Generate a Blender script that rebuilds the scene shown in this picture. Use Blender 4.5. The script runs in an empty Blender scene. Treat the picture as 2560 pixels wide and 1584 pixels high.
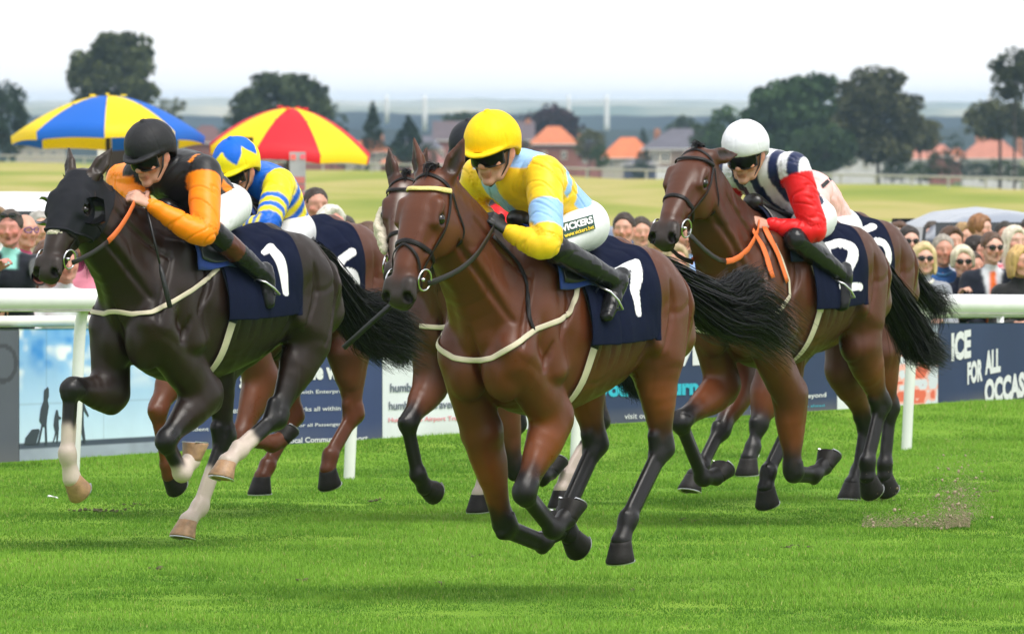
import bpy, bmesh, math, random
import numpy as np
from mathutils import Vector, Matrix
R = math.radians
scene = bpy.context.scene
COL = scene.collection

# ---------------------------------------------------------------- camera, sky, sun, exposure
FPX = 28444.0            # focal length in photo pixels (400 mm lens, photo 2560 px wide)
HOR = 262.0              # row of the true horizon in the photo
CAMH = 2.17
HAZE = 7e-5            # density of the air
PITCH = math.atan((792 - HOR) / FPX)
cam_d = bpy.data.cameras.new("camera"); cam = bpy.data.objects.new("camera", cam_d); COL.objects.link(cam)
cam.location = (0, 0, CAMH); cam.rotation_euler = (R(90) - PITCH, 0, 0)
cam_d.sensor_width = 36; cam_d.lens = 36 * FPX / 2560
cam_d.clip_start = 1; cam_d.clip_end = 60000
cam_d.dof.use_dof = True; cam_d.dof.focus_distance = 51.5; cam_d.dof.aperture_fstop = 400 / 25.0
scene.camera = cam
scene.render.engine = 'CYCLES'
scene.cycles.use_denoising = True
scene.cycles.max_bounces = 6; scene.cycles.volume_bounces = 2
scene.view_settings.view_transform = 'Standard'; scene.view_settings.look = 'None'
scene.view_settings.exposure = 0.45; scene.view_settings.gamma = 1
SUN_EL, SUN_AZ = 58, 140      # elevation, compass azimuth the light comes from (0 = +Y)
world = bpy.data.worlds.new("World"); scene.world = world; world.use_nodes = True
wn = world.node_tree.nodes; wl = world.node_tree.links
for n in list(wn): wn.remove(n)
sky = wn.new('ShaderNodeTexSky'); sky.sky_type = 'NISHITA'; sky.sun_disc = False
sky.sun_elevation = R(SUN_EL); sky.sun_rotation = R(SUN_AZ); sky.air_density = 1; sky.dust_density = 2
bg1 = wn.new('ShaderNodeBackground'); bg1.inputs[1].default_value = 0.06
wl.new(sky.outputs[0], bg1.inputs[0])
tc = wn.new('ShaderNodeTexCoord'); nz = wn.new('ShaderNodeTexNoise'); nz.inputs['Scale'].default_value = 3; nz.inputs['Detail'].default_value = 5
mp = wn.new('ShaderNodeMapping'); mp.inputs['Scale'].default_value = (1, 1, 4)
wl.new(tc.outputs['Generated'], mp.inputs[0]); wl.new(mp.outputs[0], nz.inputs[0])
rp = wn.new('ShaderNodeValToRGB'); rp.color_ramp.elements[0].position = .3; rp.color_ramp.elements[1].position = .7
rp.color_ramp.elements[0].color = (.86, .89, .93, 1); rp.color_ramp.elements[1].color = (1, 1, 1, 1)
wl.new(nz.outputs[0], rp.inputs[0])
bg2 = wn.new('ShaderNodeBackground'); bg2.inputs[1].default_value = 1.03     # the white overcast layer
wl.new(rp.outputs[0], bg2.inputs[0])
add = wn.new('ShaderNodeMixShader'); add.inputs[0].default_value = 0.86
wl.new(bg1.outputs[0], add.inputs[1]); wl.new(bg2.outputs[0], add.inputs[2])
wo = wn.new('ShaderNodeOutputWorld'); wl.new(add.outputs[0], wo.inputs[0])
sun_d = bpy.data.lights.new("sun", 'SUN'); sun = bpy.data.objects.new("sun", sun_d); COL.objects.link(sun)
sun_d.energy = 2.4; sun_d.angle = R(34); sun_d.color = (1, .96, .9)
_az = R(SUN_AZ); _sv = Vector((math.sin(_az) * math.cos(R(SUN_EL)), math.cos(_az) * math.cos(R(SUN_EL)), math.sin(R(SUN_EL))))
sun.rotation_euler = (-_sv).to_track_quat('-Z', 'Y').to_euler()

def ray(px, py):
    dx, dy = (px - 1280) / FPX, (792 - py) / FPX
    c, s = math.cos(PITCH), math.sin(PITCH)
    return np.array([dx, c + dy * s, -s + dy * c])
CAMP = np.array([0, 0, CAMH])
def ground(px, py, z=0.0):
    """where the sight line through a photo pixel meets height z"""
    r = ray(px, py); return CAMP + r * ((z - CAMH) / r[2])
def atd(px, py, Y):
    """the point seen at a photo pixel, Y metres away"""
    r = ray(px, py); return CAMP + r * (Y / r[1])
def gdist(py):
    return ground(1280, py)[1]
# ---------------------------------------------------------------- modelling helpers
def V(*a): return np.array(a, float)
def nrm(v): v = np.asarray(v, float); return v / (np.linalg.norm(v) + 1e-12)

class Field:
    """a distance field on a grid; shapes blend into one continuous skin"""
    def __init__(s, lo, hi, h):
        s.lo = np.array(lo, float); s.h = h
        s.n = np.ceil((np.array(hi) - s.lo) / h).astype(int) + 1
        s.D = np.full(s.n, .5, np.float32); s.L = np.zeros(s.n, np.int16); s.best = np.full(s.n, 9., np.float32)
    def _reg(s, lo, hi, m):
        a = np.clip(np.floor((lo - m - s.lo) / s.h).astype(int), 0, s.n); b = np.clip(np.ceil((hi + m - s.lo) / s.h).astype(int) + 1, 0, s.n)
        if (b - a).min() <= 0: return None, None
        ax = [(s.lo[i] + np.arange(a[i], b[i]) * s.h).astype(np.float32) for i in range(3)]
        return tuple(slice(a[i], b[i]) for i in range(3)), np.meshgrid(*ax, indexing='ij', sparse=True)
    def _put(s, sl, d, k, lab, sub=False):
        D = s.D[sl]
        if sub:
            d = -d; q = np.maximum(k - np.abs(D - d), 0) / k
            s.D[sl] = np.maximum(D, d) + q * q * k * .25
            if lab is not None:
                m = d > -s.h * .45
                s.L[sl][m & (np.abs(s.D[sl]) < s.h * 2)] = lab
            return
        q = np.maximum(k - np.abs(D - d), 0) / k
        s.D[sl] = np.minimum(D, d) - q * q * k * .25
        if lab is not None:
            m = d < s.best[sl]; s.best[sl][m] = d[m]; s.L[sl][m] = lab
    @staticmethod
    def _capd(P, a, b, ra, rb, side):
        ab = b - a; L = np.linalg.norm(ab)
        if L < 1e-5: ab = V(0, 0, 1e-5); L = 1e-5
        w = ab / L; u = np.asarray(side, float); u = u - w * u.dot(w)
        if np.linalg.norm(u) < 1e-3: u = np.cross(w, (1, 0, 0.01))
        u = nrm(u); v = np.cross(w, u)
        X, Y, Z = P[0] - a[0], P[1] - a[1], P[2] - a[2]
        pw = X * w[0] + Y * w[1] + Z * w[2]; pu = X * u[0] + Y * u[1] + Z * u[2]; pv = X * v[0] + Y * v[1] + Z * v[2]
        t = np.clip(pw / L, 0, 1); e = pw - t * L
        ru = ra[0] + (rb[0] - ra[0]) * t; rv = ra[1] + (rb[1] - ra[1]) * t; re = np.minimum(ru, rv)
        k0 = np.sqrt((pu / ru) ** 2 + (pv / rv) ** 2 + (e / re) ** 2)
        k1 = np.sqrt((pu / ru ** 2) ** 2 + (pv / rv ** 2) ** 2 + (e / re ** 2) ** 2) + 1e-6
        return (k0 * (k0 - 1) / k1).astype(np.float32)
    def cap(s, a, b, ra, rb, k=.03, side=(0, 1, 0), lab=None, sub=False):
        """tapered elliptic capsule; ra, rb = radius or (half-width along side, half-depth)"""
        s.chain([a, b], [ra, rb], k, side, lab, sub)
    def chain(s, pts, rad, k=.03, side=(0, 1, 0), lab=None, sub=False, fine=0):
        """a run of capsules joined end to end as one even limb"""
        pts = [np.asarray(p, float) for p in pts]; rad = [(r, r) if np.isscalar(r) else r for r in rad]
        if fine:
            rr = cat_rom([V(*r, 0) for r in rad], fine); rad = [(r[0], r[1]) for r in rr]; pts = cat_rom(pts, fine)
        M = max(max(r) for r in rad); A = np.array(pts)
        sl, P = s._reg(A.min(0) - M, A.max(0) + M, k + 3 * s.h)
        if sl is None: return
        d = None
        for i in range(len(pts) - 1):
            e = s._capd(P, pts[i], pts[i + 1], rad[i], rad[i + 1], side[i] if np.ndim(side) == 2 else side)
            d = e if d is None else np.minimum(d, e)
        s._put(sl, d, k, lab, sub)
    def ell(s, c, r, k=.03, fr=None, lab=None, sub=False):
        """ellipsoid; fr = three axis vectors"""
        c = np.asarray(c, float); r = (r, r, r) if np.isscalar(r) else r
        M = max(r); sl, P = s._reg(c - M, c + M, k + 3 * s.h)
        if sl is None: return
        X, Y, Z = P[0] - c[0], P[1] - c[1], P[2] - c[2]
        if fr is None: A, B, C = X, Y, Z
        else: A, B, C = (X * f[0] + Y * f[1] + Z * f[2] for f in fr)
        k0 = np.sqrt((A / r[0]) ** 2 + (B / r[1]) ** 2 + (C / r[2]) ** 2)
        k1 = np.sqrt((A / r[0] ** 2) ** 2 + (B / r[1] ** 2) ** 2 + (C / r[2] ** 2) ** 2) + 1e-6
        s._put(sl, (k0 * (k0 - 1) / k1).astype(np.float32), k, lab, sub)
    def sample(s, P):
        """trilinear distance at points"""
        q = (np.asarray(P) - s.lo) / s.h; q = np.clip(q, 0, s.n - 1.001); i = q.astype(int); f = q - i
        o = 0
        for dx in (0, 1):
            for dy in (0, 1):
                for dz in (0, 1):
                    w = (f[:, 0] if dx else 1 - f[:, 0]) * (f[:, 1] if dy else 1 - f[:, 1]) * (f[:, 2] if dz else 1 - f[:, 2])
                    o = o + w * s.D[i[:, 0] + dx, i[:, 1] + dy, i[:, 2] + dz]
        return o
    def grad(s, P):
        e = s.h; g = np.stack([s.sample(P + d) - s.sample(P - d) for d in np.eye(3) * e], 1)
        return g / (np.linalg.norm(g, axis=1, keepdims=True) + 1e-9)
    def project(s, P, off=0., it=4):
        """pull points onto the skin, off metres proud of it"""
        P = np.array(P, float)
        for _ in range(it): P = P - s.grad(P) * (s.sample(P) - off)[:, None]
        return P
    def mesh(s):
        """surface nets: vertices, quads, labels"""
        D = s.D; S = D < 0; n = s.n
        c = [S[i:n[0] - 1 + i, j:n[1] - 1 + j, k:n[2] - 1 + k] for i in (0, 1) for j in (0, 1) for k in (0, 1)]
        tot = np.zeros(n - 1, np.int8)
        for a in c: tot += a
        act = (tot > 0) & (tot < 8); I = np.argwhere(act); idx = np.full(n - 1, -1, np.int64); idx[act] = np.arange(len(I))
        pos = np.zeros((len(I), 3)); cnt = np.zeros(len(I))
        offs = [(0, 0, 0), (0, 0, 1), (0, 1, 0), (0, 1, 1), (1, 0, 0), (1, 0, 1), (1, 1, 0), (1, 1, 1)]
        val = [D[I[:, 0] + o[0], I[:, 1] + o[1], I[:, 2] + o[2]].astype(float) for o in offs]
        for p in range(8):
            for q in range(p + 1, 8):
                if sum(abs(offs[p][i] - offs[q][i]) for i in range(3)) != 1: continue
                m = (val[p] < 0) != (val[q] < 0); t = val[p][m] / (val[p][m] - val[q][m])
                pos[m] += np.array(offs[p]) + t[:, None] * (np.array(offs[q]) - np.array(offs[p])); cnt[m] += 1
        P = s.lo + (I + pos / cnt[:, None]) * s.h
        F = []
        for ax in range(3):
            a1, a2 = (ax + 1) % 3, (ax + 2) % 3
            sl0 = [slice(None)] * 3; sl1 = [slice(None)] * 3
            sl0[ax] = slice(0, -1); sl1[ax] = slice(1, None)
            E = np.argwhere(S[tuple(sl0)] != S[tuple(sl1)])
            E = E[(E[:, a1] > 0) & (E[:, a2] > 0) & (E[:, a1] < n[a1] - 1) & (E[:, a2] < n[a2] - 1)]
            d1 = np.zeros(3, int); d1[a1] = 1; d2 = np.zeros(3, int); d2[a2] = 1
            g = lambda Q: idx[Q[:, 0], Q[:, 1], Q[:, 2]]
            q = np.stack([g(E - d1 - d2), g(E - d2), g(E), g(E - d1)], 1)
            flip = ~S[E[:, 0], E[:, 1], E[:, 2]]; q[flip] = q[flip][:, ::-1]
            F.append(q)
        F = np.concatenate(F); F = F[(F >= 0).all(1)]
        lab = s.L[tuple(np.clip(np.rint((P - s.lo) / s.h).astype(int), 0, s.n - 1).T)]
        return P, F, lab

def smooth(P, F, it=2, lam=.5):
    """light relaxation of a quad mesh"""
    e = np.concatenate([F[:, [0, 1]], F[:, [1, 2]], F[:, [2, 3]], F[:, [3, 0]]])
    deg = np.bincount(e.ravel(), minlength=len(P)).astype(float)
    for _ in range(it):
        A = np.stack([np.bincount(e[:, 0], P[e[:, 1], i], len(P)) + np.bincount(e[:, 1], P[e[:, 0], i], len(P)) for i in range(3)], 1)
        P = P + lam * (A / np.maximum(deg, 1)[:, None] - P)
    return P

def hashn(P):
    """cheap smooth value noise in 3-D, -1..1"""
    P = np.asarray(P, float); i = np.floor(P).astype(np.int64); f = P - i; f = f * f * (3 - 2 * f); o = 0
    for dx in (0, 1):
        for dy in (0, 1):
            for dz in (0, 1):
                n = (i[:, 0] + dx) * 374761393 + (i[:, 1] + dy) * 668265263 + (i[:, 2] + dz) * 1274126177
                n = (n ^ (n >> 13)) * 1103515245 & 0x7fffffff; n = (n ^ (n >> 16)) & 0xffff
                w = (f[:, 0] if dx else 1 - f[:, 0]) * (f[:, 1] if dy else 1 - f[:, 1]) * (f[:, 2] if dz else 1 - f[:, 2])
                o = o + w * (n / 32767.5 - 1)
    return o

def mk(name, P, F, mat, parent=None, col=None, loc=None, smoothf=True):
    """link a numpy mesh as one object (F: array of quads / tris, or a list of faces)"""
    me = bpy.data.meshes.new(name); P = np.asarray(P, float)
    if isinstance(F, np.ndarray):
        k = F.shape[1]; me.vertices.add(len(P)); me.vertices.foreach_set('co', P.astype(np.float32).ravel())
        me.loops.add(F.size); me.loops.foreach_set('vertex_index', F.ravel().astype(np.int32))
        me.polygons.add(len(F)); me.polygons.foreach_set('loop_start', np.arange(0, F.size, k, dtype=np.int32)); me.polygons.foreach_set('loop_total', np.full(len(F), k, np.int32))
        me.update(calc_edges=True)
    else:
        me.from_pydata([tuple(p) for p in P], [], F); me.update()
    if smoothf: me.polygons.foreach_set('use_smooth', np.ones(len(me.polygons), bool))
    if col is not None:
        ca = me.color_attributes.new('col', 'FLOAT_COLOR', 'POINT')
        c = np.ones((len(P), 4), np.float32); c[:, :3] = col; ca.data.foreach_set('color', c.ravel())
    for m in (mat if isinstance(mat, list) else [mat]): me.materials.append(m)
    o = bpy.data.objects.new(name, me); COL.objects.link(o)
    if parent is not None: o.parent = parent
    if loc is not None: o.location = loc
    return o

def tag(o, label=None, cat=None, group=None, kind=None):
    for k, v in (('label', label), ('category', cat), ('group', group), ('kind', kind)):
        if v: o[k] = v
    return o
def thing(name, label, cat, loc=(0, 0, 0), rz=0, group=None):
    o = bpy.data.objects.new(name, None); COL.objects.link(o); o.empty_display_size = .1
    o.location = loc; o.rotation_euler = (0, 0, rz); return tag(o, label, cat, group)

class MB:
    """collects plain shapes into one mesh"""
    def __init__(s): s.P = []; s.F = []; s.n = 0
    def raw(s, P, F): s.P += [tuple(p) for p in P]; s.F += [tuple(i + s.n for i in f) for f in F]; s.n += len(P); return s
    def box(s, c, d, rz=0, M=None):
        x, y, z = d[0] / 2, d[1] / 2, d[2] / 2; co, si = math.cos(rz), math.sin(rz); P = []
        for a in ((-x, -y, -z), (x, -y, -z), (x, y, -z), (-x, y, -z), (-x, -y, z), (x, -y, z), (x, y, z), (-x, y, z)):
            P.append((c[0] + a[0] * co - a[1] * si, c[1] + a[0] * si + a[1] * co, c[2] + a[2]))
        return s.raw(P, [(0, 3, 2, 1), (4, 5, 6, 7), (0, 1, 5, 4), (1, 2, 6, 5), (2, 3, 7, 6), (3, 0, 4, 7)])
    def tube(s, pts, rad, n=8, side=None, caps=True, closed=False):
        """swept tube; rad scalar, list, or list of (half-width, half-depth)"""
        pts = [np.asarray(p, float) for p in pts]; m = len(pts)
        if np.isscalar(rad): rad = [rad] * m
        P = []; prev = None
        for i, p in enumerate(pts):
            if closed: t = pts[(i + 1) % m] - pts[i - 1]
            else: t = pts[min(i + 1, m - 1)] - pts[max(i - 1, 0)]
            t = nrm(t); u = np.asarray(side[i] if (side is not None and np.ndim(side) == 2) else side, float) if side is not None else (prev if prev is not None else V(0.13, 0.2, 1))
            u = u - t * u.dot(t)
            if np.linalg.norm(u) < 1e-4: u = np.cross(t, V(1, .3, .1))
            u = nrm(u); prev = u; v = np.cross(t, u)
            r = rad[i]; r = (r, r) if np.isscalar(r) else r
            for k in range(n):
                a = 2 * math.pi * k / n; P.append(p + u * math.cos(a) * r[0] + v * math.sin(a) * r[1])
        F = []
        for i in range(m if closed else m - 1):
            j = (i + 1) % m
            for k in range(n): F.append((i * n + k, i * n + (k + 1) % n, j * n + (k + 1) % n, j * n + k))
        if caps and not closed: F.append(tuple(range(n - 1, -1, -1))); F.append(tuple((m - 1) * n + k for k in range(n)))
        return s.raw(P, F)
    def lathe(s, c, prof, n=16, sx=1, sy=1):
        P = []; m = len(prof)
        for r, z in prof:
            for k in range(n): a = 2 * math.pi * k / n; P.append((c[0] + r * sx * math.cos(a), c[1] + r * sy * math.sin(a), c[2] + z))
        F = [(i * n + k, i * n + (k + 1) % n, (i + 1) * n + (k + 1) % n, (i + 1) * n + k) for i in range(m - 1) for k in range(n)]
        F.append(tuple(range(n - 1, -1, -1))); F.append(tuple((m - 1) * n + k for k in range(n)))
        return s.raw(P, F)
    def build(s, name, mat, parent=None, smoothf=False, loc=None): return mk(name, s.P, s.F, mat, parent, smoothf=smoothf, loc=loc)

def ball(c, r, n=12, m=8, fr=None):
    r = (r, r, r) if np.isscalar(r) else r; P = []; fr = np.eye(3) if fr is None else np.array(fr)
    for i in range(m + 1):
        th = math.pi * i / m
        for k in range(n):
            a = 2 * math.pi * k / n
            P.append(np.asarray(c) + fr[0] * r[0] * math.sin(th) * math.cos(a) + fr[1] * r[1] * math.sin(th) * math.sin(a) + fr[2] * r[2] * math.cos(th))
    F = [(i * n + k, (i + 1) * n + k, (i + 1) * n + (k + 1) % n, i * n + (k + 1) % n) for i in range(m) for k in range(n)]
    return P, F

def cat_rom(pts, n=6, closed=False):
    pts = [np.asarray(p, float) for p in pts]; out = []; m = len(pts)
    for i in range(m if closed else m - 1):
        g = (lambda j: pts[j % m]) if closed else (lambda j: pts[min(max(j, 0), m - 1)])
        p0, p1, p2, p3 = g(i - 1), g(i), g(i + 1), g(i + 2)
        for k in range(n):
            t = k / n; out.append(.5 * (2 * p1 + (p2 - p0) * t + (2 * p0 - 5 * p1 + 4 * p2 - p3) * t * t + (3 * p1 - p0 - 3 * p2 + p3) * t ** 3))
    if not closed: out.append(pts[-1])
    return out

# ---------------------------------------------------------------- materials
_M = {}
def nodes(name):
    m = bpy.data.materials.new(name); m.use_nodes = True
    return m, m.node_tree.nodes, m.node_tree.links, m.node_tree.nodes['Principled BSDF']
def plain(name, c, rough=.6, metal=0., spec=.5, nscale=None, namp=.12, bump=0., bscale=60, sheen=0., emit=None, stretch=None, trans=0.):
    """principled surface with a little procedural variation of tone and relief"""
    if name in _M: return _M[name]
    m, N, L, b = nodes(name)
    b.inputs['Roughness'].default_value = rough; b.inputs['Metallic'].default_value = metal; b.inputs['Specular IOR Level'].default_value = spec
    b.inputs['Base Color'].default_value = (*c, 1)
    if sheen: b.inputs['Sheen Weight'].default_value = sheen; b.inputs['Sheen Roughness'].default_value = .4
    t = N.new('ShaderNodeTexCoord'); src = t.outputs['Object']
    if stretch:
        q = N.new('ShaderNodeMapping'); q.inputs['Scale'].default_value = stretch; L.new(src, q.inputs[0]); src = q.outputs[0]
    if nscale:
        n = N.new('ShaderNodeTexNoise'); n.inputs['Scale'].default_value = nscale; n.inputs['Detail'].default_value = 6; L.new(src, n.inputs[0])
        x = N.new('ShaderNodeMix'); x.data_type = 'RGBA'; L.new(n.outputs[0], x.inputs[0])
        x.inputs[6].default_value = (*[v * (1 - namp * 2) for v in c], 1); x.inputs[7].default_value = (*[min(1, v * (1 + namp * 2)) for v in c], 1)
        L.new(x.outputs[2], b.inputs['Base Color'])
    if bump:
        n = N.new('ShaderNodeTexNoise'); n.inputs['Scale'].default_value = bscale; n.inputs['Detail'].default_value = 4; L.new(src, n.inputs[0])
        q = N.new('ShaderNodeBump'); q.inputs['Strength'].default_value = bump; q.inputs['Distance'].default_value = .01; L.new(n.outputs[0], q.inputs['Height']); L.new(q.outputs[0], b.inputs['Normal'])
    if emit: b.inputs['Emission Color'].default_value = (*emit[:3], 1); b.inputs['Emission Strength'].default_value = emit[3]
    if trans: b.inputs['Transmission Weight'].default_value = trans
    _M[name] = m; return m
def vcol(name, rough=.5, spec=.5, bump=0., bscale=80, nscale=25, namp=.12, sheen=0., stretch=None, coat=0., sss=0.):
    """principled surface whose colour is the mesh's own colour attribute, varied by noise"""
    if name in _M: return _M[name]
    m, N, L, b = nodes(name)
    b.inputs['Roughness'].default_value = rough; b.inputs['Specular IOR Level'].default_value = spec
    if sheen: b.inputs['Sheen Weight'].default_value = sheen
    if coat: b.inputs['Coat Weight'].default_value = coat; b.inputs['Coat Roughness'].default_value = .3
    if sss:
        b.inputs['Subsurface Weight'].default_value = sss; b.inputs['Subsurface Radius'].default_value = (.012, .005, .003); b.inputs['Subsurface Scale'].default_value = 1
    a = N.new('ShaderNodeAttribute'); a.attribute_name = 'col'
    t = N.new('ShaderNodeTexCoord'); src = t.outputs['Object']
    if stretch:
        q = N.new('ShaderNodeMapping'); q.inputs['Scale'].default_value = stretch; L.new(src, q.inputs[0]); src = q.outputs[0]
    n = N.new('ShaderNodeTexNoise'); n.inputs['Scale'].default_value = nscale; n.inputs['Detail'].default_value = 7; L.new(src, n.inputs[0])
    mr = N.new('ShaderNodeMapRange'); mr.inputs[1].default_value = .25; mr.inputs[2].default_value = .75; mr.inputs[3].default_value = 1 - namp; mr.inputs[4].default_value = 1 + namp
    L.new(n.outputs[0], mr.inputs[0])
    x = N.new('ShaderNodeVectorMath'); x.operation = 'SCALE'; L.new(a.outputs['Color'], x.inputs[0]); L.new(mr.outputs[0], x.inputs['Scale']); L.new(x.outputs[0], b.inputs['Base Color'])
    if bump:
        n2 = N.new('ShaderNodeTexNoise'); n2.inputs['Scale'].default_value = bscale; n2.inputs['Detail'].default_value = 5; L.new(src, n2.inputs[0])
        q = N.new('ShaderNodeBump'); q.inputs['Strength'].default_value = bump; q.inputs['Distance'].default_value = .01; L.new(n2.outputs[0], q.inputs['Height']); L.new(q.outputs[0], b.inputs['Normal'])
    _M[name] = m; return m
# ---------------------------------------------------------------- the racecourse: ground, grass, rail, boards
def lin(*c):
    """sRGB 0-255 to linear"""
    if len(c) == 1: c = c[0]
    return tuple((v / 255 / 12.92) if v / 255 <= .04045 else ((v / 255 + .055) / 1.055) ** 2.4 for v in c)
RA, RB = ground(190, 1233)[:2], ground(2265, 1125)[:2]          # the running rail's line on the ground
RD = (RB - RA) / np.linalg.norm(RB - RA); RN = np.array([-RD[1], RD[0]])      # along it, and away from the track
FA, FB = ground(-200, 400, -.42), ground(2760, 476, -.42)      # line of the far rail
def sstep(t): t = np.clip(t, 0, 1); return t * t * (3 - 2 * t)
def gz(x, y):
    """height of the ground"""
    x = np.asarray(x, float); y = np.asarray(y, float)
    a = (x - RA[0]) * RD[0] + (y - RA[1]) * RD[1]; q = (x - RA[0]) * RN[0] + (y - RA[1]) * RN[1]
    z = sstep(q / 2.6) * np.clip(a / 9.4, 0, 1.6) * .085
    z = z * (1 - sstep((q - 3.1) / 1.0)) - .42 * sstep((q - 3.1) / 1.2)
    yl = np.clip(FA[1] + (FB[1] - FA[1]) * (x - FA[0]) / (FB[0] - FA[0]), 250, 620)
    z = z - 7.5 * sstep((y - yl - 3) / 200) - 14 * sstep((y - 1900) / 2500)
    return z
ys = np.concatenate([np.arange(20, 42, 2.), np.arange(42, 96, .6), np.geomspace(96, 30000, 90)])
xs_ = np.concatenate([-np.geomspace(1, 40, 24)[::-1], np.linspace(-.95, .95, 41), np.geomspace(1, 40, 24)])
X = xs_[None, :] * (3.5 + .09 * np.maximum(ys - 60, 0))[:, None] * 1.0; Y = np.repeat(ys[:, None], len(xs_), 1)
X = np.where(np.abs(xs_)[None, :] <= 1, xs_[None, :] * np.maximum(6, .06 * ys)[:, None], np.sign(xs_)[None, :] * np.maximum(6, .06 * ys)[:, None] * np.abs(xs_)[None, :] ** 1.0)
Z = gz(X, Y); nY, nX = X.shape; I = np.arange(nY * nX).reshape(nY, nX)
m, N, L, b = nodes('turf_and_meadow'); b.inputs['Roughness'].default_value = .95; b.inputs['Specular IOR Level'].default_value = .15
t = N.new('ShaderNodeTexCoord')
def noise(sc, det, st=(1, 1, 1)):
    q = N.new('ShaderNodeMapping'); q.inputs['Scale'].default_value = st; L.new(t.outputs['Object'], q.inputs[0]); n = N.new('ShaderNodeTexNoise'); n.inputs['Scale'].default_value = sc; n.inputs['Detail'].default_value = det; L.new(q.outputs[0], n.inputs[0]); return n.outputs[0]
def ramp(src, stops):
    r = N.new('ShaderNodeValToRGB'); e = r.color_ramp.elements
    while len(e) < len(stops): e.new(.5)
    for k, (p, c) in enumerate(stops): e[k].position = p; e[k].color = (*c, 1)
    L.new(src, r.inputs[0]); return r.outputs[0]
def mixc(f, a, c):
    x = N.new('ShaderNodeMix'); x.data_type = 'RGBA'; L.new(f, x.inputs[0]); L.new(a, x.inputs[6]); L.new(c, x.inputs[7]); return x.outputs[2]
turf = ramp(noise(1.1, 8, (1, .6, 1)), [(.3, (.085, .20, .010)), (.5, (.14, .28, .018)), (.72, (.21, .35, .035))])
mead = ramp(noise(.12, 12, (1, .16, 1)), [(.34, (.20, .25, .042)), (.46, (.28, .30, .065)), (.56, (.40, .345, .13)), (.68, (.30, .305, .075))])
far = ramp(noise(.004, 6), [(.38, (.05, .075, .035)), (.52, (.10, .14, .05)), (.62, (.20, .19, .09))])
g = N.new('ShaderNodeSeparateXYZ'); L.new(t.outputs['Object'], g.inputs[0])
def band(a, c):
    r = N.new('ShaderNodeMapRange'); r.inputs[1].default_value = a; r.inputs[2].default_value = c; L.new(g.outputs[1], r.inputs[0]); return r.outputs[0]
c1 = mixc(band(84, 100), turf, mead); L.new(mixc(band(520, 700), c1, far), b.inputs['Base Color'])
bp = N.new('ShaderNodeBump'); bp.inputs['Strength'].default_value = .6; bp.inputs['Distance'].default_value = .05; L.new(noise(40, 6), bp.inputs['Height']); L.new(bp.outputs[0], b.inputs['Normal'])
gnd = mk('ground', np.stack([X, Y, Z], -1).reshape(-1, 3), np.stack([I[:-1, :-1], I[:-1, 1:], I[1:, 1:], I[1:, :-1]], -1).reshape(-1, 4), m); gnd['kind'] = 'structure'

def grass(name, x0, x1, y0, y1, n, hgt, wid, seed, cols, keep=None):
    rg = np.random.default_rng(seed)
    y = y0 + (y1 - y0) * rg.random(n) ** 1.25; x = (x0 + (x1 - x0) * rg.random(n))
    cl = hashn(np.stack([x * 2.2, y * 1.3, 0 * x], 1)) * .6 + hashn(np.stack([x * 7, y * 3.5, 0 * x + 5], 1)) * .4; big = .5 * hashn(np.stack([x * .55, y * .22, 0 * x + 9], 1)) + .6 * hashn(np.stack([x * 1.3, y * 1.1, 0 * x + 19], 1)) + .5 * hashn(np.stack([x * .35, y * 2.4, 0 * x + 29], 1))
    k = rg.random(n) < .75 + .5 * cl; x, y, cl, big = x[k], y[k], cl[k], big[k]
    if keep is not None: k = keep(x, y); x, y, cl, big = x[k], y[k], cl[k], big[k]
    n = len(x); z = gz(x, y); h = hgt * (.55 + .7 * rg.random(n)) * (1 + .75 * cl + .45 * big); a = rg.random(n) * 6.283; w = wid * (.6 + .8 * rg.random(n)); ln = h * rg.normal(0, .5, n); la = rg.random(n) * 6.283
    P = np.empty((n, 3, 3)); P[:, 0] = np.stack([x - w * np.cos(a), y - w * np.sin(a), z - .004], 1); P[:, 1] = np.stack([x + w * np.cos(a), y + w * np.sin(a), z - .004], 1); P[:, 2] = np.stack([x + ln * np.cos(la), y + ln * np.sin(la), z + h], 1)
    A, B, D = (np.array(c) for c in cols)
    t = np.clip(.52 + .42 * cl + .85 * big + .22 * rg.normal(size=n), 0, 1)[:, None]; base = A * (1 - t) + B * t; dry = (rg.random(n) < .03 + .06 * np.clip(big, 0, 1))[:, None]; base = np.where(dry, D, base)
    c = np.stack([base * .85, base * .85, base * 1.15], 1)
    o = mk(name, P.reshape(-1, 3), np.arange(3 * n).reshape(-1, 3), vcol('grass_blade', .7, .25, 0, nscale=3, namp=.1), None, c.reshape(-1, 3), smoothf=False); return tag(o, kind='stuff')
onT = lambda x, y: ((x - RA[0]) * RN[0] + (y - RA[1]) * RN[1]) < 2.75
tag(grass('grass', -6.2, 6.2, 43, 84, 2300000, .0165, .0027, 4, ((.064, .172, .010), (.18, .35, .034), (.32, .34, .10)), onT), 'short bright green turf of the race track')

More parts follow.
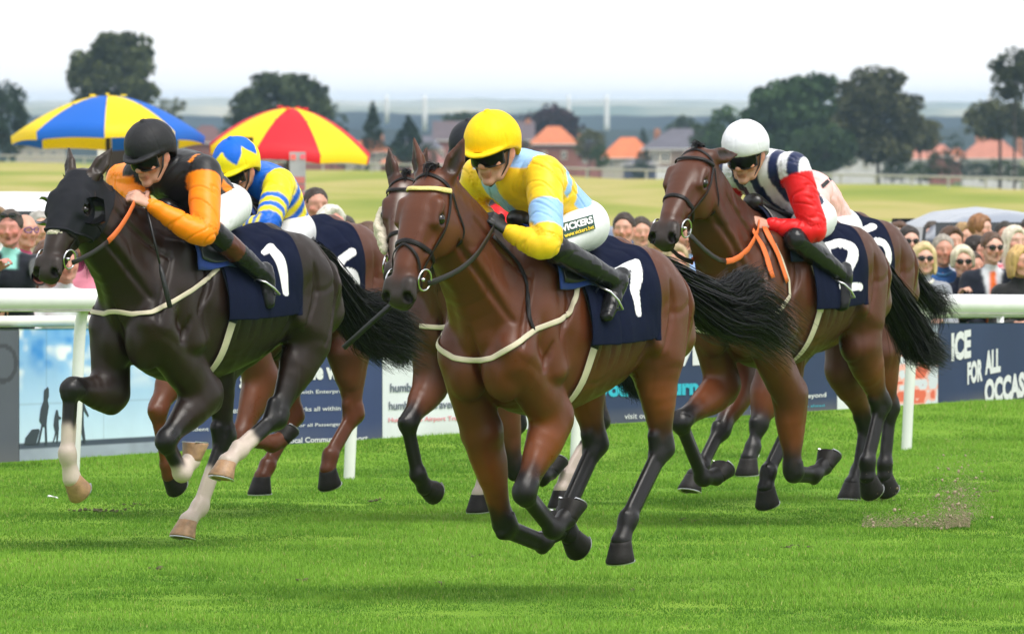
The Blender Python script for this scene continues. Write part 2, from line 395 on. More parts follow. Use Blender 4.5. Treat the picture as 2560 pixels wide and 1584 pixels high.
rg = np.random.default_rng(31); mbd = MB()
for (px, row, n_, w_) in ((270, 1279, 40, 34), (335, 1263, 16, 20), (938, 1252, 10, 10), (1088, 1462, 6, 9), (1582, 1478, 6, 9), (2180, 1252, 26, 30), (395, 1424, 10, 14), (1180, 1392, 8, 14), (1980, 1368, 10, 16), (2470, 1232, 8, 12), (1720, 1302, 12, 20), (760, 1452, 6, 10)):
    for i in range(n_):
        p = ground(px + rg.normal(0, w_), row + rg.normal(0, 2.2)); r = .003 + .009 * rg.random() ** 2; P, F = ball(p + V(0, 0, .006 + .004 * rg.random()), (r * rg.uniform(.8, 2), r * rg.uniform(.8, 2.5), r * rg.uniform(.4, .8)), 6, 4); mbd.raw([q + rg.normal(0, r * .2, 3) for q in P], F)
tag(mbd.build('turf_divots', plain('dark_soil', (.085, .078, .036), .95, nscale=40, namp=.3)), 'dark scuffs and divots of earth in the trampled turf', kind='stuff')
# running rail
WHITE = plain('white_rail_plastic', (.78, .79, .80), .3, spec=.5, nscale=5, namp=.05, bump=.03)
RAIL_UNDER = plain('grey_green_rail_underside', (.50, .52, .44), .5, nscale=8, namp=.3)  # mottled grey-green, darker than the rail, for the strip along its bottom
def railpt(t): p = RA + (RB - RA) * t; return V(p[0], p[1], 0)
r0 = railpt(0); r1 = railpt(1); rail = thing('running_rail', 'long white plastic running rail on leaning posts beside the track', 'rail', r0)
LEAN = -RN * .10
def rtop(t): p = railpt(t); d = p[1]; r = ray(190 + 2075 * t, 722 + 13 * t); return V(p[0] + LEAN[0], p[1] + LEAN[1], CAMH + r[2] * (d / r[1]))
mb = MB(); T_ = np.linspace(-1.2, 2.2, 60); pts = [rtop(t) - V(0, 0, .062) - r0 for t in T_]; mb.tube(pts, [(.064, .060)] * 60, 18, side=V(0, 0, 1)); mb.build('top_rail', WHITE, rail, True)
mb = MB(); mb.tube([p - V(0, 0, .060) for p in pts], [(.006, .045)] * 60, 8, side=V(0, 0, 1)); mb.build('rail_underside', RAIL_UNDER, rail, True)
for t in (-.62, -.31, -.004, .303, .572, .798, 1.0, 1.2, 1.42):
    p = railpt(t); q = rtop(t); z = q[2] - .12; b0 = V(p[0], p[1], float(gz(p[0], p[1])) - .05); mb = MB()
    pl = [b0, b0 + V(LEAN[0] * .25, LEAN[1] * .25, .45), b0 + V(LEAN[0] * .5, LEAN[1] * .5, z - .10), V(p[0] + LEAN[0] * .72, p[1] + LEAN[1] * .72, z - .0), V(q[0], q[1], z + .035)]
    mb.tube([x - r0 for x in cat_rom(pl, 5)], .033, 14); mb.build('post', WHITE, rail, True)
# crowd rail and boards
BL = lambda t: (RA + RN * 2.9 + RD * 9.4 * t)
def bpt(px):
    """point of the board line seen at photo column px"""
    r = ray(px, 792); A = BL(0); M = np.array([[r[0], -RD[0]], [r[1], -RD[1]]]); k = np.linalg.solve(M, A); return r[:2] * k[0]
def brow(px, row): p = bpt(px); r = ray(px, row); return CAMH + r[2] * p[1] / r[1]
crail = thing('crowd_rail', 'white tubular crowd rail above the advertising boards', 'rail', V(*bpt(0), 0))
mb = MB(); pts = []
for px in np.linspace(-900, 3500, 60): p = bpt(px) + RN * .06; pts.append(V(p[0], p[1], brow(px, 804 - .0088 * px)) - V(*bpt(0), 0))
mb.tube(pts, .034, 14); mb.build('top_rail', plain('cream_rail_plastic', (.74, .74, .68), .35, nscale=5, namp=.08), crail, True)
for px in (-560, -80, 330, 780, 1190, 1560, 1900, 2220, 2520, 2800):
    p = bpt(px) + RN * .06; mb = MB(); mb.tube([V(p[0], p[1], -.1) - V(*bpt(0), 0), V(p[0], p[1], brow(px, 804 - .0088 * px)) - V(*bpt(0), 0)], .024, 12); mb.build('post', WHITE, crail, True)
def board(label, x0, x1, colf, top=(822, 806), flat=None):
    """a hoarding panel between two photo columns; colf(u, v) paints it (u along, v up, metres)"""
    a, c = bpt(x0), bpt(x1); rw = lambda px: top[0] + (top[1] - top[0]) * px / 2560
    L_ = np.linalg.norm(c - a); z0a, z0c = float(gz(*a)) - .03, float(gz(*c)) - .03; z1a, z1c = brow(x0, rw(x0)), brow(x1, rw(x1))
    o = thing('advertising_board', label, 'hoarding', V(*a, 0), 0, 'advertising boards along the rail')
    nu, nv = max(2, int(L_ / .012)) if colf else 2, 70 if colf else 2
    U, W = np.meshgrid(np.linspace(0, 1, nu), np.linspace(0, 1, nv), indexing='ij'); P = np.zeros((nu * nv, 3)); u, w = U.ravel(), W.ravel()
    P[:, 0] = (c - a)[0] * u; P[:, 1] = (c - a)[1] * u; P[:, 2] = (z0a + (z0c - z0a) * u) * (1 - w) + (z1a + (z1c - z1a) * u) * w
    nn = -RN; I = np.arange(nu * nv).reshape(nu, nv); q = np.stack([I[:-1, :-1], I[1:, :-1], I[1:, 1:], I[:-1, 1:]], -1).reshape(-1, 4)
    B = P - V(*nn, 0) * .02; n = len(P); rim = np.concatenate([I[0, :], I[1:, -1], I[-1, -2::-1], I[-2:0:-1, 0]]); r2 = np.roll(rim, -1)
    bb = mk('panel', np.concatenate([P, B]), np.concatenate([q, q[:, ::-1] + n, np.stack([r2, rim, rim + n, r2 + n], 1)]), vcol('printed_board', .55, .35, .02, 40, 2.5, .10), o, np.concatenate([colf(u * L_, w * .8)] * 2) if colf else np.tile(flat, (2 * n, 1)), smoothf=False)
    o['_'] = 0; del o['_']
    def at(u, w, off=.004): return V((c - a)[0] * u, (c - a)[1] * u, (z0a + (z0c - z0a) * u) * (1 - w) + (z1a + (z1c - z1a) * u) * w) + V(*nn, 0) * off
    def text(s, px0, px1, r0_, r1_, col, bold=.01, sl=0.):
        """lettering from column px0 to px1; rows r0_ (top) to r1_ (foot) of the photo at px0; sl = rows climbed by px1"""
        P, F = text_mesh(s, 1., bold); lo, hi = P.min(0), P.max(0); t = (P - lo) / np.maximum(hi - lo, 1e-6); out = []
        for k in range(len(P)):
            px = px0 + (px1 - px0) * t[k, 0]; row = r1_ + (r0_ - r1_) * t[k, 1] - sl * t[k, 0]; p = bpt(px); out.append((p[0] - a[0] + nn[0] * .005, p[1] - a[1] + nn[1] * .005, brow(px, row)))
        mk('lettering', out, F, plain('print_%d_%d_%d' % tuple(int(v * 99) for v in col), col, .5), o, smoothf=False)
    def shape(name, pl, col):
        """a flat printed figure traced at photo points"""
        out = []
        for px, row in pl: p = bpt(px); out.append((p[0] - a[0] + nn[0] * .004, p[1] - a[1] + nn[1] * .004, brow(px, row)))
        mk(name, out, [tuple(range(len(out)))], plain('print_%d_%d_%d' % tuple(int(v * 99) for v in col), col, .5), o, smoothf=False)
    o_t = (o, text, shape); return o_t
def text_mesh(body, size=1., bold=0.):
    cu = bpy.data.curves.new('lettering', 'FONT'); cu.body = body; cu.size = size; cu.align_x = 'CENTER'; cu.align_y = 'CENTER'; cu.offset = bold; cu.resolution_u = 3
    o = bpy.data.objects.new('lettering', cu); COL.objects.link(o); dg = bpy.context.evaluated_depsgraph_get(); me = bpy.data.meshes.new_from_object(o.evaluated_get(dg)); bpy.data.objects.remove(o)
    P = np.array([v.co[:] for v in me.vertices]); F = [tuple(p.vertices) for p in me.polygons]; bpy.data.meshes.remove(me); return P, F
W_ = (.70, .71, .74); NV = np.array(lin(52, 66, 108)); NV2 = np.array(lin(44, 58, 92)); CY = lin(40, 175, 200)
def muddy(c, u, w, k=.5):
    m = np.clip(1 - w / .16, 0, 1) * (.5 + .5 * hashn(np.stack([u * 3, w * 6, 0 * u], 1))); c = c * (1 - k * m[:, None]) + np.array((.22, .20, .17)) * (k * m)[:, None]; return c
def c_grey(u, w): c = np.tile(np.array(lin(84, 88, 100)), (len(u), 1)); Lb = np.linalg.norm(bpt(47) - bpt(-700)); r = np.hypot((u - .944 * Lb) / (.050 * Lb), (w - .60) / .11); c[(r > .8) & (r < 1.05)] = lin(62, 64, 74); return muddy(c, u, w, .6)
def c_sky(u, w):
    t = np.clip((w - .12) / .68, 0, 1)[:, None]; c = np.array(lin(196, 220, 236)) * (1 - t) + np.array(lin(110, 170, 225)) * t
    n = hashn(np.stack([u * 4.5, w * 9, 0 * u], 1)) + .7 * hashn(np.stack([u * 13, w * 22, 0 * u + 3], 1)); k = (np.clip(n * 1.4, 0, 1) * np.clip((w - .42) / .15, 0, 1))[:, None]; c = c * (1 - k) + np.array((.80, .84, .88)) * k
    k = (np.clip(-n * 1.3 - .2, 0, 1) * np.clip((w - .5) / .15, 0, 1))[:, None]; c = c * (1 - k) + np.array(lin(60, 140, 215)) * k
    g = (np.abs(((u + .02) % .62) - .31) < .004) | (np.abs(w - .36) < .003) | (np.abs(w - .60) < .002); c[g] *= .82
    c[(w < .135) & (w > .10)] = lin(66, 76, 92); m = w <= .10; c[m] = np.array(lin(150, 160, 176)) * (1 + .15 * n[m])[:, None]; return c
def c_navy(u, w): return muddy(np.tile(NV, (len(u), 1)), u, w)
def c_navy2(u, w): return muddy(np.tile(NV2, (len(u), 1)), u, w, .7)
def c_white(u, w): return muddy(np.tile(np.array((.70, .73, .77)), (len(u), 1)), u, w, .35)
def c_food(u, w):
    c = np.tile(np.array(lin(205, 210, 220)), (len(u), 1)); n = hashn(np.stack([u * 5, w * 9, 0 * u], 1)) + .6 * hashn(np.stack([u * 14, w * 20, 0 * u + 2], 1)); m = (n > .05) & (w < .52); c[m] = lin(232, 172, 162); m = (n > .45) & (w < .5); c[m] = lin(218, 105, 80); m = (n < -.75) & (w < .3); c[m] = lin(170, 90, 90); c[w > .7] = lin(170, 182, 200); return c
board('grey advertising board with a dark ring at the far left', -700, 47, c_grey)
o, tx, sh = board('advertising board printed with blue sky and walking travellers', 48, 408, c_sky)
DKF = lin(48, 58, 70)
for pl in ([(118, 966), (121, 972), (121, 990), (118, 1000), (121, 1015), (117, 1040), (115, 1060), (117, 1110), (112, 1110), (111, 1066), (106, 1066), (97, 1110), (91, 1110), (103, 1060), (97, 1050), (101, 1020), (108, 1000), (109, 975)], [(143, 1024), (146, 1040), (152, 1042), (151, 1047), (145, 1048), (146, 1070), (143, 1106), (140, 1106), (140, 1082), (133, 1106), (130, 1106), (137, 1080), (133, 1062), (135, 1042), (139, 1024)], [(201, 990), (207, 1000), (213, 1020), (221, 1038), (219, 1041), (208, 1024), (208, 1060), (213, 1106), (208, 1106), (200, 1070), (196, 1106), (192, 1106), (196, 1050), (197, 1000)], [(78, 1073), (95, 1071), (98, 1076), (88, 1110), (60, 1110), (62, 1094)]): sh('printed_figure', pl, DKF)
o, tx, sh = board('dark blue board of airport services with white lines of text', 409, 955, c_navy)
tx('the world', 755, 905, 907, 950, W_, .05, 4); tx('Business Park with Enterprise', 640, 866, 978, 990, W_, .006, 6); tx('Off Site Car Parks all within', 640, 850, 1020, 1031, W_, .006, 6); tx('Independent Service for all Passengers', 600, 858, 1062, 1073, W_, .006, 7); tx('Your Local Community Airport', 668, 918, 1095, 1113, W_, .02, 8)
tx('g', 596, 622, 940, 972, W_, .03); tx('Check in with ease', 460, 615, 1022, 1036, W_, .006, 5); tx('Independent', 420, 520, 1070, 1082, W_, .006, 3)
o, tx, sh = board('white board with grey and pink lines of text', 956, 1345, c_white)
G5 = lin(105, 112, 128); PK = lin(226, 140, 150)
tx('humberside', 974, 1085, 958, 980, G5, .03, 3); tx('humberside travel', 971, 1130, 1003, 1024, G5, .02, 4); tx('Humberside Airport Travel Club', 970, 1200, 1043, 1058, PK, .015, 6)
o, tx, sh = board('dark blue board with bright cyan lettering', 1346, 2092, c_navy2)
tx('ARRIVE', 1530, 1765, 868, 922, W_, .05, 10); tx('you can turn', 1495, 1745, 955, 1004, CY, .05, 6); tx('visit our website', 1560, 1690, 1033, 1047, W_, .006, 4); tx('& Beyond', 1990, 2064, 985, 1000, W_, .015, 5); tx('plan ahead', 1995, 2060, 1013, 1020, CY, .004, 3)
board('narrow white marker board between two printed boards', 2093, 2134, c_white)
board('printed board of red fruit and ice cubes', 2150, 2345, c_food)
o, tx, sh = board('dark slate board lettered ICE FOR ALL OCCASIONS', 2346, 3300, c_navy2)
tx('ICE', 2377, 2426, 832, 904, W_, .055, 10); tx('FOR', 2417, 2455, 905, 962, W_, .055, 10); tx('ALL', 2461, 2500, 877, 937, W_, .055, 8); tx('OCCASIONS', 2460, 2628, 948, 1012, W_, .055, 34)

# far rail of the old course
frl = thing('far_rail', 'thin pale rail with short posts along the far edge of the meadow', 'rail', (0, 420, -.42)); mb = MB(); pa = FA + V(0, 0, .30); pb = FB + V(0, 0, .30)
for dz in (0.0,): mb.tube([V(*(pa * (1 - t) + pb * t)) - V(0, 420, -.42) + V(0, 0, dz) for t in np.linspace(0, 1, 40)], .036, 8)
mb.build('top_rail', plain('old_rail', (.42, .42, .38), .7), frl)
for t in np.linspace(0, 1, 46): p = pa * (1 - t) + pb * t; mb = MB(); mb.tube([V(p[0], p[1] - 420, float(gz(p[0], p[1])) + .37), V(p[0], p[1] - 420, p[2] + .42)], .04, 6); mb.build('post', plain('old_rail', (.42, .42, .38), .7), frl)

# ---------------------------------------------------------------- houses, trees, hills
def house(label, px0, px1, ridge, eave, base, D, wallc, roofc, ry=25, gable=False, wins=(), chim=(), depth=None, plinth=None, porch=None):
    """house seen between photo columns px0..px1 at distance D"""
    k = D / FPX; w = (px1 - px0) * k; dp = depth or max(6., w * .8); cx, cz = (px0 + px1) / 2, 0
    c = atd(cx, base, D); zb, ze, zr = c[2], atd(cx, eave, D)[2], atd(cx, ridge, D)[2]
    root = thing('house', label, 'house', (c[0], D, zb), 0, 'houses beyond the meadow'); he, hr = ze - zb, zr - zb
    br = plain('house_wall_%d_%d' % (int(wallc[0] * 99), int(wallc[2] * 99)), wallc, .85, nscale=1.5, namp=.12); rf = plain('roof_tiles_%d_%d' % (int(roofc[0] * 99), int(roofc[2] * 99)), roofc, .8, nscale=.8, namp=.16, bump=.3, bscale=6)
    MB().box((0, dp / 2, (he - 4) / 2), (w, dp, he + 4)).build('wall', br, root)
    o = .4; x = w / 2 + o; P = [(-x, -o, he), (x, -o, he), (x, dp + o, he), (-x, dp + o, he)]
    if gable == 'front': P += [(0, -o, hr), (0, dp + o, hr)]; Fq = [(0, 1, 4), (1, 2, 5, 4), (2, 3, 5), (3, 0, 4, 5), (0, 3, 2, 1)]
    else:
        i = 0 if gable else min(x * .75, dp * .5); P += [(-x + i, dp / 2, hr), (x - i, dp / 2, hr)]; Fq = [(0, 1, 5, 4), (1, 2, 5), (2, 3, 4, 5), (3, 0, 4), (0, 3, 2, 1)]
    P2 = [(p[0], p[1], p[2] + .12) for p in P]; mk('roof', P2, Fq, rf, root, smoothf=False)
    MB().box((0, dp / 2, he + .03), (w + .9, dp + .9, .16)).build('eaves', plain('white_eaves', (.6, .58, .54), .7), root)
    for wx, wy, ww, wh in wins:
        f = MB().box((((wx - cx) * k), -.03, atd(wx, wy, D)[2] - zb), (ww * k, .14, wh * k)).build('window', plain('cream_window_frame', (.68, .64, .52), .6), root)
        for e in (-1, 1): MB().box((((wx - cx) * k) + e * ww * k * .22, -.07, atd(wx, wy, D)[2] - zb), (ww * k * .30, .12, wh * k * .74)).build('pane', plain('window_pane', (.06, .07, .08), .1, spec=.6), f)
    for qx, qt, qw in chim:
        zt = atd(qx, qt, D)[2] - zb; h = zt - he; mbx = MB().box(((qx - cx) * k, dp * .45, he + h / 2), (qw * k, qw * k * .8, h)); mbx.box(((qx - cx) * k, dp * .45, zt), (qw * k * 1.15, qw * k, .25)); ch = mbx.build('chimney', plain('chimney_brick', (.36, .17, .11), .85, nscale=2, namp=.15), root)
        for e in (-1, 1): MB().lathe(((qx - cx) * k + e * qw * k * .22, dp * .45, zt + .1), [(.16, 0), (.14, .5)], 8).build('chimney_pot', plain('clay_pot', (.42, .20, .12), .8), ch)
    if plinth: MB().box((0, -1.2, (atd(cx, plinth, D)[2] - zb - 4) / 2), (w * 1.15, 1.6, atd(cx, plinth, D)[2] - zb + 4)).build('garden_wall', plain('pale_render', (.66, .65, .62), .8), root)
    return root
BRK = (.25, .10, .075); BRK2 = (.30, .12, .10); STN = (.42, .38, .31); WH = (.58, .57, .54); ORR = (.50, .155, .065); SLT = (.105, .10, .125); DKR = (.12, .06, .06); PNR = (.42, .17, .12)
house('pale stone house with small windows under the blue umbrella', 40, 160, 340, 362, 410, 1500, STN, SLT, wins=[(75, 382, 12, 16), (105, 382, 12, 16), (135, 382, 12, 16)])
house('house with a dark red roof between the two umbrellas', 466, 566, 316, 358, 420, 1400, BRK, DKR)
house('brick house with white windows below the red umbrella', 745, 868, 345, 372, 425, 1400, BRK, DKR, wins=[(778, 391, 14, 22), (806, 391, 14, 22), (858, 396, 18, 28)])
house('pale walled house with an orange hipped roof and a chimney', 862, 975, 352, 383, 428, 1380, STN, ORR, wins=[(885, 402, 14, 16), (950, 402, 14, 16)], chim=[(952, 348, 14)])
house('low orange roofed outbuilding beside the dark conifer', 952, 1012, 394, 412, 430, 1300, BRK, ORR)
house('house with a blue grey slate roof and a pale chimney', 1030, 1100, 342, 372, 425, 1450, STN, SLT, chim=[(1037, 342, 14)], wins=[(1045, 392, 12, 18)])
house('tall red brick gabled house behind the yellow cap', 1088, 1330, 305, 352, 428, 1500, BRK2, (.10, .075, .085), chim=[(1128, 318, 22), (1320, 308, 14)], gable=True, wins=[(1105, 388, 12, 20), (1310, 388, 12, 20)])
house('low house with a dull red roof in front of the gabled one', 1042, 1110, 378, 412, 428, 1300, BRK2, (.26, .10, .085))
house('brick house with a bright orange pyramid roof', 1328, 1442, 318, 362, 428, 1420, BRK, ORR, wins=[(1360, 388, 14, 20), (1410, 388, 14, 20)], chim=[(1404, 338, 16)])
house('bungalow with a wide bright orange roof', 1506, 1636, 346, 397, 428, 1350, STN, (.58, .16, .06), wins=[(1530, 412, 12, 12), (1560, 412, 12, 12)])
house('house with a purple slate roof and two cream windows', 1612, 1800, 324, 374, 440, 1320, (.24, .18, .14), SLT, wins=[(1637, 393, 24, 30), (1664, 393, 24, 30), (1720, 393, 22, 28)], chim=[(1644, 334, 16), (1798, 334, 14)], plinth=418)
house('white house with a blue slate roof half behind a tree', 2082, 2210, 342, 386, 445, 1300, WH, (.14, .14, .19), wins=[(2120, 408, 16, 26), (2165, 408, 16, 26)])
house('small house with a salmon pink roof among bushes', 2262, 2322, 368, 400, 445, 1350, WH, PNR); house('house with a pinkish roof behind the small salmon roofed one', 2318, 2384, 364, 392, 445, 1450, BRK2, PNR, chim=[(2340, 360, 12)])
house('large house with a salmon pink hipped roof and tall chimney', 2408, 2552, 346, 398, 452, 1300, WH, PNR, chim=[(2450, 328, 18), (2553, 356, 16)], wins=[(2440, 414, 16, 22), (2500, 414, 16, 22)])

house('low long house with a grey slate roof right of the yellow cap', 1440, 1520, 356, 384, 428, 1480, BRK2, SLT, wins=[(1462, 400, 12, 18), (1496, 400, 12, 18)], chim=[(1450, 346, 12)])
house('dark blue walled low building in front of the orange bungalow', 1560, 1640, 402, 412, 432, 1250, (.07, .08, .13), SLT)
house('red brick house with a grey roof between the conifers', 985, 1050, 352, 384, 426, 1520, BRK2, SLT, wins=[(1005, 400, 10, 16), (1030, 400, 10, 16)])
house('long brown roofed house below the red umbrella pole', 640, 750, 352, 380, 426, 1500, BRK, DKR, wins=[(670, 398, 12, 16), (705, 398, 12, 16)])
house('red brick cottage beside the big green tree', 1800, 1870, 356, 388, 440, 1450, BRK2, PNR, wins=[(1820, 404, 12, 18), (1850, 404, 12, 18)], chim=[(1835, 344, 12)])
house('white rendered cottage between the olive tree and the small salmon roof', 2214, 2268, 374, 402, 446, 1400, WH, SLT, wins=[(2228, 418, 10, 16), (2252, 418, 10, 16)])
house('brick house with an orange roof behind the gardens at the right', 2372, 2414, 372, 402, 446, 1500, BRK2, ORR)
def leafmat(name, c): return vcol(name, .75, .2, 0, nscale=.5, namp=.15)
def tree(label, px, top, wpx, base, D, col, kind='broad', seed=0, n=3200, crown0=None, group='trees beyond the meadow', gap=.0, name=None):
    rg = np.random.default_rng(seed + 11); k = D / FPX; c = atd(px, base, D); zb = c[2]; H = atd(px, top, D)[2] - zb; W = wpx * k
    root = thing(name or {'broad': 'broadleaf_tree', 'conifer': 'conifer_tree', 'pine': 'pine_tree', 'bush': 'bush'}[kind], label, 'bush' if kind == 'bush' else 'tree', (c[0], D, zb), 0, group)
    c0 = (atd(px, crown0, D)[2] - zb) if crown0 else (H * .12 if kind == 'bush' else H * .25)
    if kind == 'bush': c0 = 0
    # clumps of leaves along the boughs
    cl = []; m = int(46 if kind != 'conifer' else 70)
    if kind == 'conifer':
        for i in range(m): t = (i + .5) / m; a = rg.random() * 6.28; r = W * .5 * (1 - t) ** .8 * rg.uniform(.55, 1); cl.append((V(math.cos(a) * r, math.sin(a) * r, c0 + (H - c0) * t), W * .24 * (1.12 - t)))
    else:
        for i in range(m * 2):
            u = rg.normal(size=3); u /= (np.abs(u) ** 2.8).sum() ** (1 / 2.8); rr = rg.uniform(.25, 1) ** .45; f = 1.0 if kind != 'pine' else rg.choice([.55, 1.0])
            p = V(u[0] * W * .47 * rr * f, u[1] * W * .47 * rr, c0 + (H - c0) * (.5 + .46 * u[2] * rr))
            if gap and hashn((p * 5 / W + seed)[None])[0] < -.25 - .0 / gap: continue
            cl.append((p, W * rg.uniform(.09, .17)))
    nl = int(n * 1.5); ids = rg.integers(len(cl), size=nl); C = np.array([cl[i][0] for i in ids]); Rr = np.array([cl[i][1] for i in ids]); d = rg.normal(size=(nl, 3)); d /= np.linalg.norm(d, axis=1, keepdims=True); rad = rg.uniform(.25, 1, (nl, 1)) ** .45
    P = C + d * Rr[:, None] * rad * V(1, 1, .8)
    s = W * .033 * rg.uniform(.6, 1.5, nl); u = rg.normal(size=(nl, 3)); u /= np.linalg.norm(u, axis=1, keepdims=True); v = np.cross(u, rg.normal(size=(nl, 3))); v /= np.linalg.norm(v, axis=1, keepdims=True)
    Q = np.stack([P - u * s[:, None], P + v * s[:, None] * .7, P + u * s[:, None], P - v * s[:, None] * .7], 1).reshape(-1, 3)
    tone = (1 + .35 * np.array([hashn((cl[i][0] * 3 / W + seed)[None])[0] for i in range(len(cl))]))[ids] * rg.uniform(.75, 1.25, nl)
    cc = np.repeat(np.array(col)[None] * tone[:, None], 4, 0)
    mk('crown', Q, np.arange(4 * nl).reshape(-1, 4), leafmat('foliage', col), root, cc, smoothf=False)
    if kind != 'bush':
        mb = MB(); tr = W * .022; mb.tube([V(0, 0, -2), V(0, 0, c0), V(W * .01, 0, c0 + (H - c0) * .8)], [tr * 1.3, tr, tr * .3], 8)
        for i in rg.choice(len(cl), min(12, len(cl)), False): p = cl[i][0]; z0 = c0 * .9 + max(0, p[2] - c0) * .35; mb.tube([V(0, 0, z0), p * V(.5, .5, 1) * V(1, 1, .9), p], [tr * .55, tr * .35, tr * .15], 6)
        mb.build('trunk', plain('tree_bark', (.05, .042, .034), .9, nscale=3, namp=.2), root)
DG = (.034, .056, .020); OG = (.062, .076, .024); MG = (.036, .072, .020); BG = (.020, .040, .022); PU = (.030, .014, .020); OL = (.085, .088, .036)
tree('tall spreading tree with sky showing through above the blue umbrella', 283, 84, 215, 420, 1150, OG, 'broad', 1, 5200, 290, gap=1)
tree('lower ragged tree right of the tall spreading one', 428, 225, 78, 420, 1180, OG, 'broad', 2, 1800, 400, gap=1)
tree('dark tree at the far left edge', 6, 205, 130, 420, 1000, BG, 'broad', 3, 2600, 400)
tree('round topped dome shaped tree behind the red umbrella', 712, 188, 235, 420, 1150, (.044, .062, .024), 'broad', 4, 5200, 400)
tree('small tree at the foot of the dome shaped one', 590, 270, 80, 420, 1160, DG, 'broad', 5, 1500, 410); tree('tree on the right shoulder of the dome shaped one', 830, 252, 80, 420, 1170, DG, 'broad', 6, 1600, 410)
tree('narrow dark pointed conifer right of the red umbrella', 932, 254, 64, 420, 1100, BG, 'conifer', 7, 3200); tree('broader green conifer beside the slate roofed house', 1020, 290, 84, 425, 1120, (.014, .034, .018), 'conifer', 8, 3400)
tree('dark tree top behind the tall gabled house', 1160, 285, 110, 420, 1600, DG, 'broad', 9, 1200, 330)
tree('purple copper beech behind the yellow cap', 1372, 272, 165, 420, 1600, PU, 'broad', 10, 3600, 380)
tree('olive grey tree before the orange pyramid roof', 1472, 318, 78, 425, 1250, OL, 'broad', 11, 1600, 400); tree('tiny dark pine above the wide orange roof', 1607, 320, 46, 420, 1400, BG, 'conifer', 12, 900)
tree('low dark tree behind the purple slate roof', 1712, 288, 90, 420, 1500, DG, 'broad', 13, 1800, 400); tree('bushy tree joining the big green tree', 1830, 262, 140, 430, 1250, MG, 'broad', 14, 3000, 425); tree('low hedgerow tree right of the purple slate roof', 1770, 300, 90, 430, 1300, DG, 'broad', 15, 1600, 410)
tree('big full green tree behind the white cap', 1995, 182, 265, 440, 1150, (.034, .068, .022), 'broad', 16, 7000, 435); tree('tall olive brown tree with a bare lower trunk', 2195, 172, 205, 440, 1100, (.060, .064, .030), 'broad', 17, 6400, 410)
tree('low tree below the big green one', 2065, 310, 150, 445, 1080, (.030, .056, .020), 'broad', 18, 2400, 430); tree('thin olive tree right of the olive brown one', 2300, 300, 110, 440, 1250, OL, 'broad', 19, 1700, 375, gap=1)
tree('tall open pine at the right edge', 2536, 118, 130, 440, 950, (.044, .054, .024), 'pine', 20, 3200, 255, gap=1); tree('bushy lower tree under the right edge pine', 2500, 258, 170, 445, 1150, (.058, .064, .026), 'broad', 21, 3000, 345)
for i, (px, tp, w) in enumerate(((2352, 372, 70), (2390, 330, 60), (2300, 410, 80), (2440, 405, 74), (2500, 398, 70), (2240, 405, 70), (2545, 412, 70), (330, 372, 60), (905, 395, 44), (1600, 405, 44))):
    tree(['dark round garden bush between the two salmon roofs', 'tall dark bush left of the large salmon roof', 'low bush in front of the small salmon roof', 'dark bush before the tall chimney house', 'spreading bush in the garden of the tall chimney house', 'bush beside the white house', 'bush at the far right edge of the gardens', 'small bush beside the pale stone house', 'clipped green hedge bush before the orange hipped house', 'small bush by the bungalow'][i], px, tp, w, 452, 1200, BG if i % 2 else DG, 'bush', 30 + i, 900, group='garden bushes beyond the meadow')
for i, (lb, px, tp, w) in enumerate((('dark hedgerow tree between the gabled house and the orange pyramid roof', 1312, 345, 46), ('round green tree right of the orange pyramid roof', 1500, 362, 50), ('dark tree between the orange bungalow and the purple slate roof', 1606, 372, 40), ('green tree left of the tall gabled house', 1072, 352, 46), ('dark bushy tree left of the orange hipped house', 862, 350, 44), ('low green tree behind the white cap', 1880, 350, 90), ('green tree between the white house and the salmon roofs', 2232, 352, 60), ('dark green tree left of the dull red roof', 1012, 372, 44), ('small round tree right of the purple slate roof', 1812, 366, 54))):
    tree(lb, px, tp, w, 440, 1230, (DG, MG, BG)[i % 3], 'broad', 60 + i, 1300, 425, group='garden trees among the houses')
for i, (px, foot, w) in enumerate(((967, 272, 11), (1062, 292, 12), (1422, 280, 10), (1517, 304, 13), (2286, 290, 10), (2474, 300, 12))):
    p = atd(px, foot, 3200); k = 3200 / FPX; o = MB().lathe((0, 0, 0), [(w * k * .5, -4), (w * k * .5, 0), (w * k * .42, (foot - 250) * k), (w * k * .3, (foot - 238) * k)], 12).build('mast', plain('white_mast', (.66, .67, .68), .6), None, True, p); tag(o, ['white mast left of the broad conifer, nearer the red umbrella', 'white mast above the broad green conifer', 'white mast over the copper beech', 'tall bright white mast right of the copper beech', 'white mast beside the olive brown tree', 'white mast left of the right edge pine'][i], 'mast', 'white masts on the plain')
def ridge(name, D, r0_, r1_, amp, col, seed, dx=8, foot=60):
    n = 260; px = np.linspace(-2600, 5200, n); k = D / FPX; hh = hashn(np.stack([px / 300. + seed, 0 * px, 0 * px], 1)) * amp + hashn(np.stack([px / 60. + seed, 0 * px + 3, 0 * px], 1)) * amp * .35 + hashn(np.stack([px / 16. + seed, 0 * px + 5, 0 * px], 1)) * amp * .12
    P = []
    for j, (dd, f) in enumerate(((0, 0), (60 * k, .75), (130 * k, 1), (500 * k, .9))):
        for i in range(n): row = r0_ + (r1_ - r0_) * (px[i] / 2560) - hh[i]; z = CAMH - (row - HOR) * k; zb = -36; P.append(((px[i] - 1280) * k, D + dd, zb + (z - zb) * f))
    I = np.arange(4 * n).reshape(4, n); o = mk(name, P, np.stack([I[:-1, :-1], I[:-1, 1:], I[1:, 1:], I[1:, :-1]], -1).reshape(-1, 4), col); o['kind'] = 'structure'
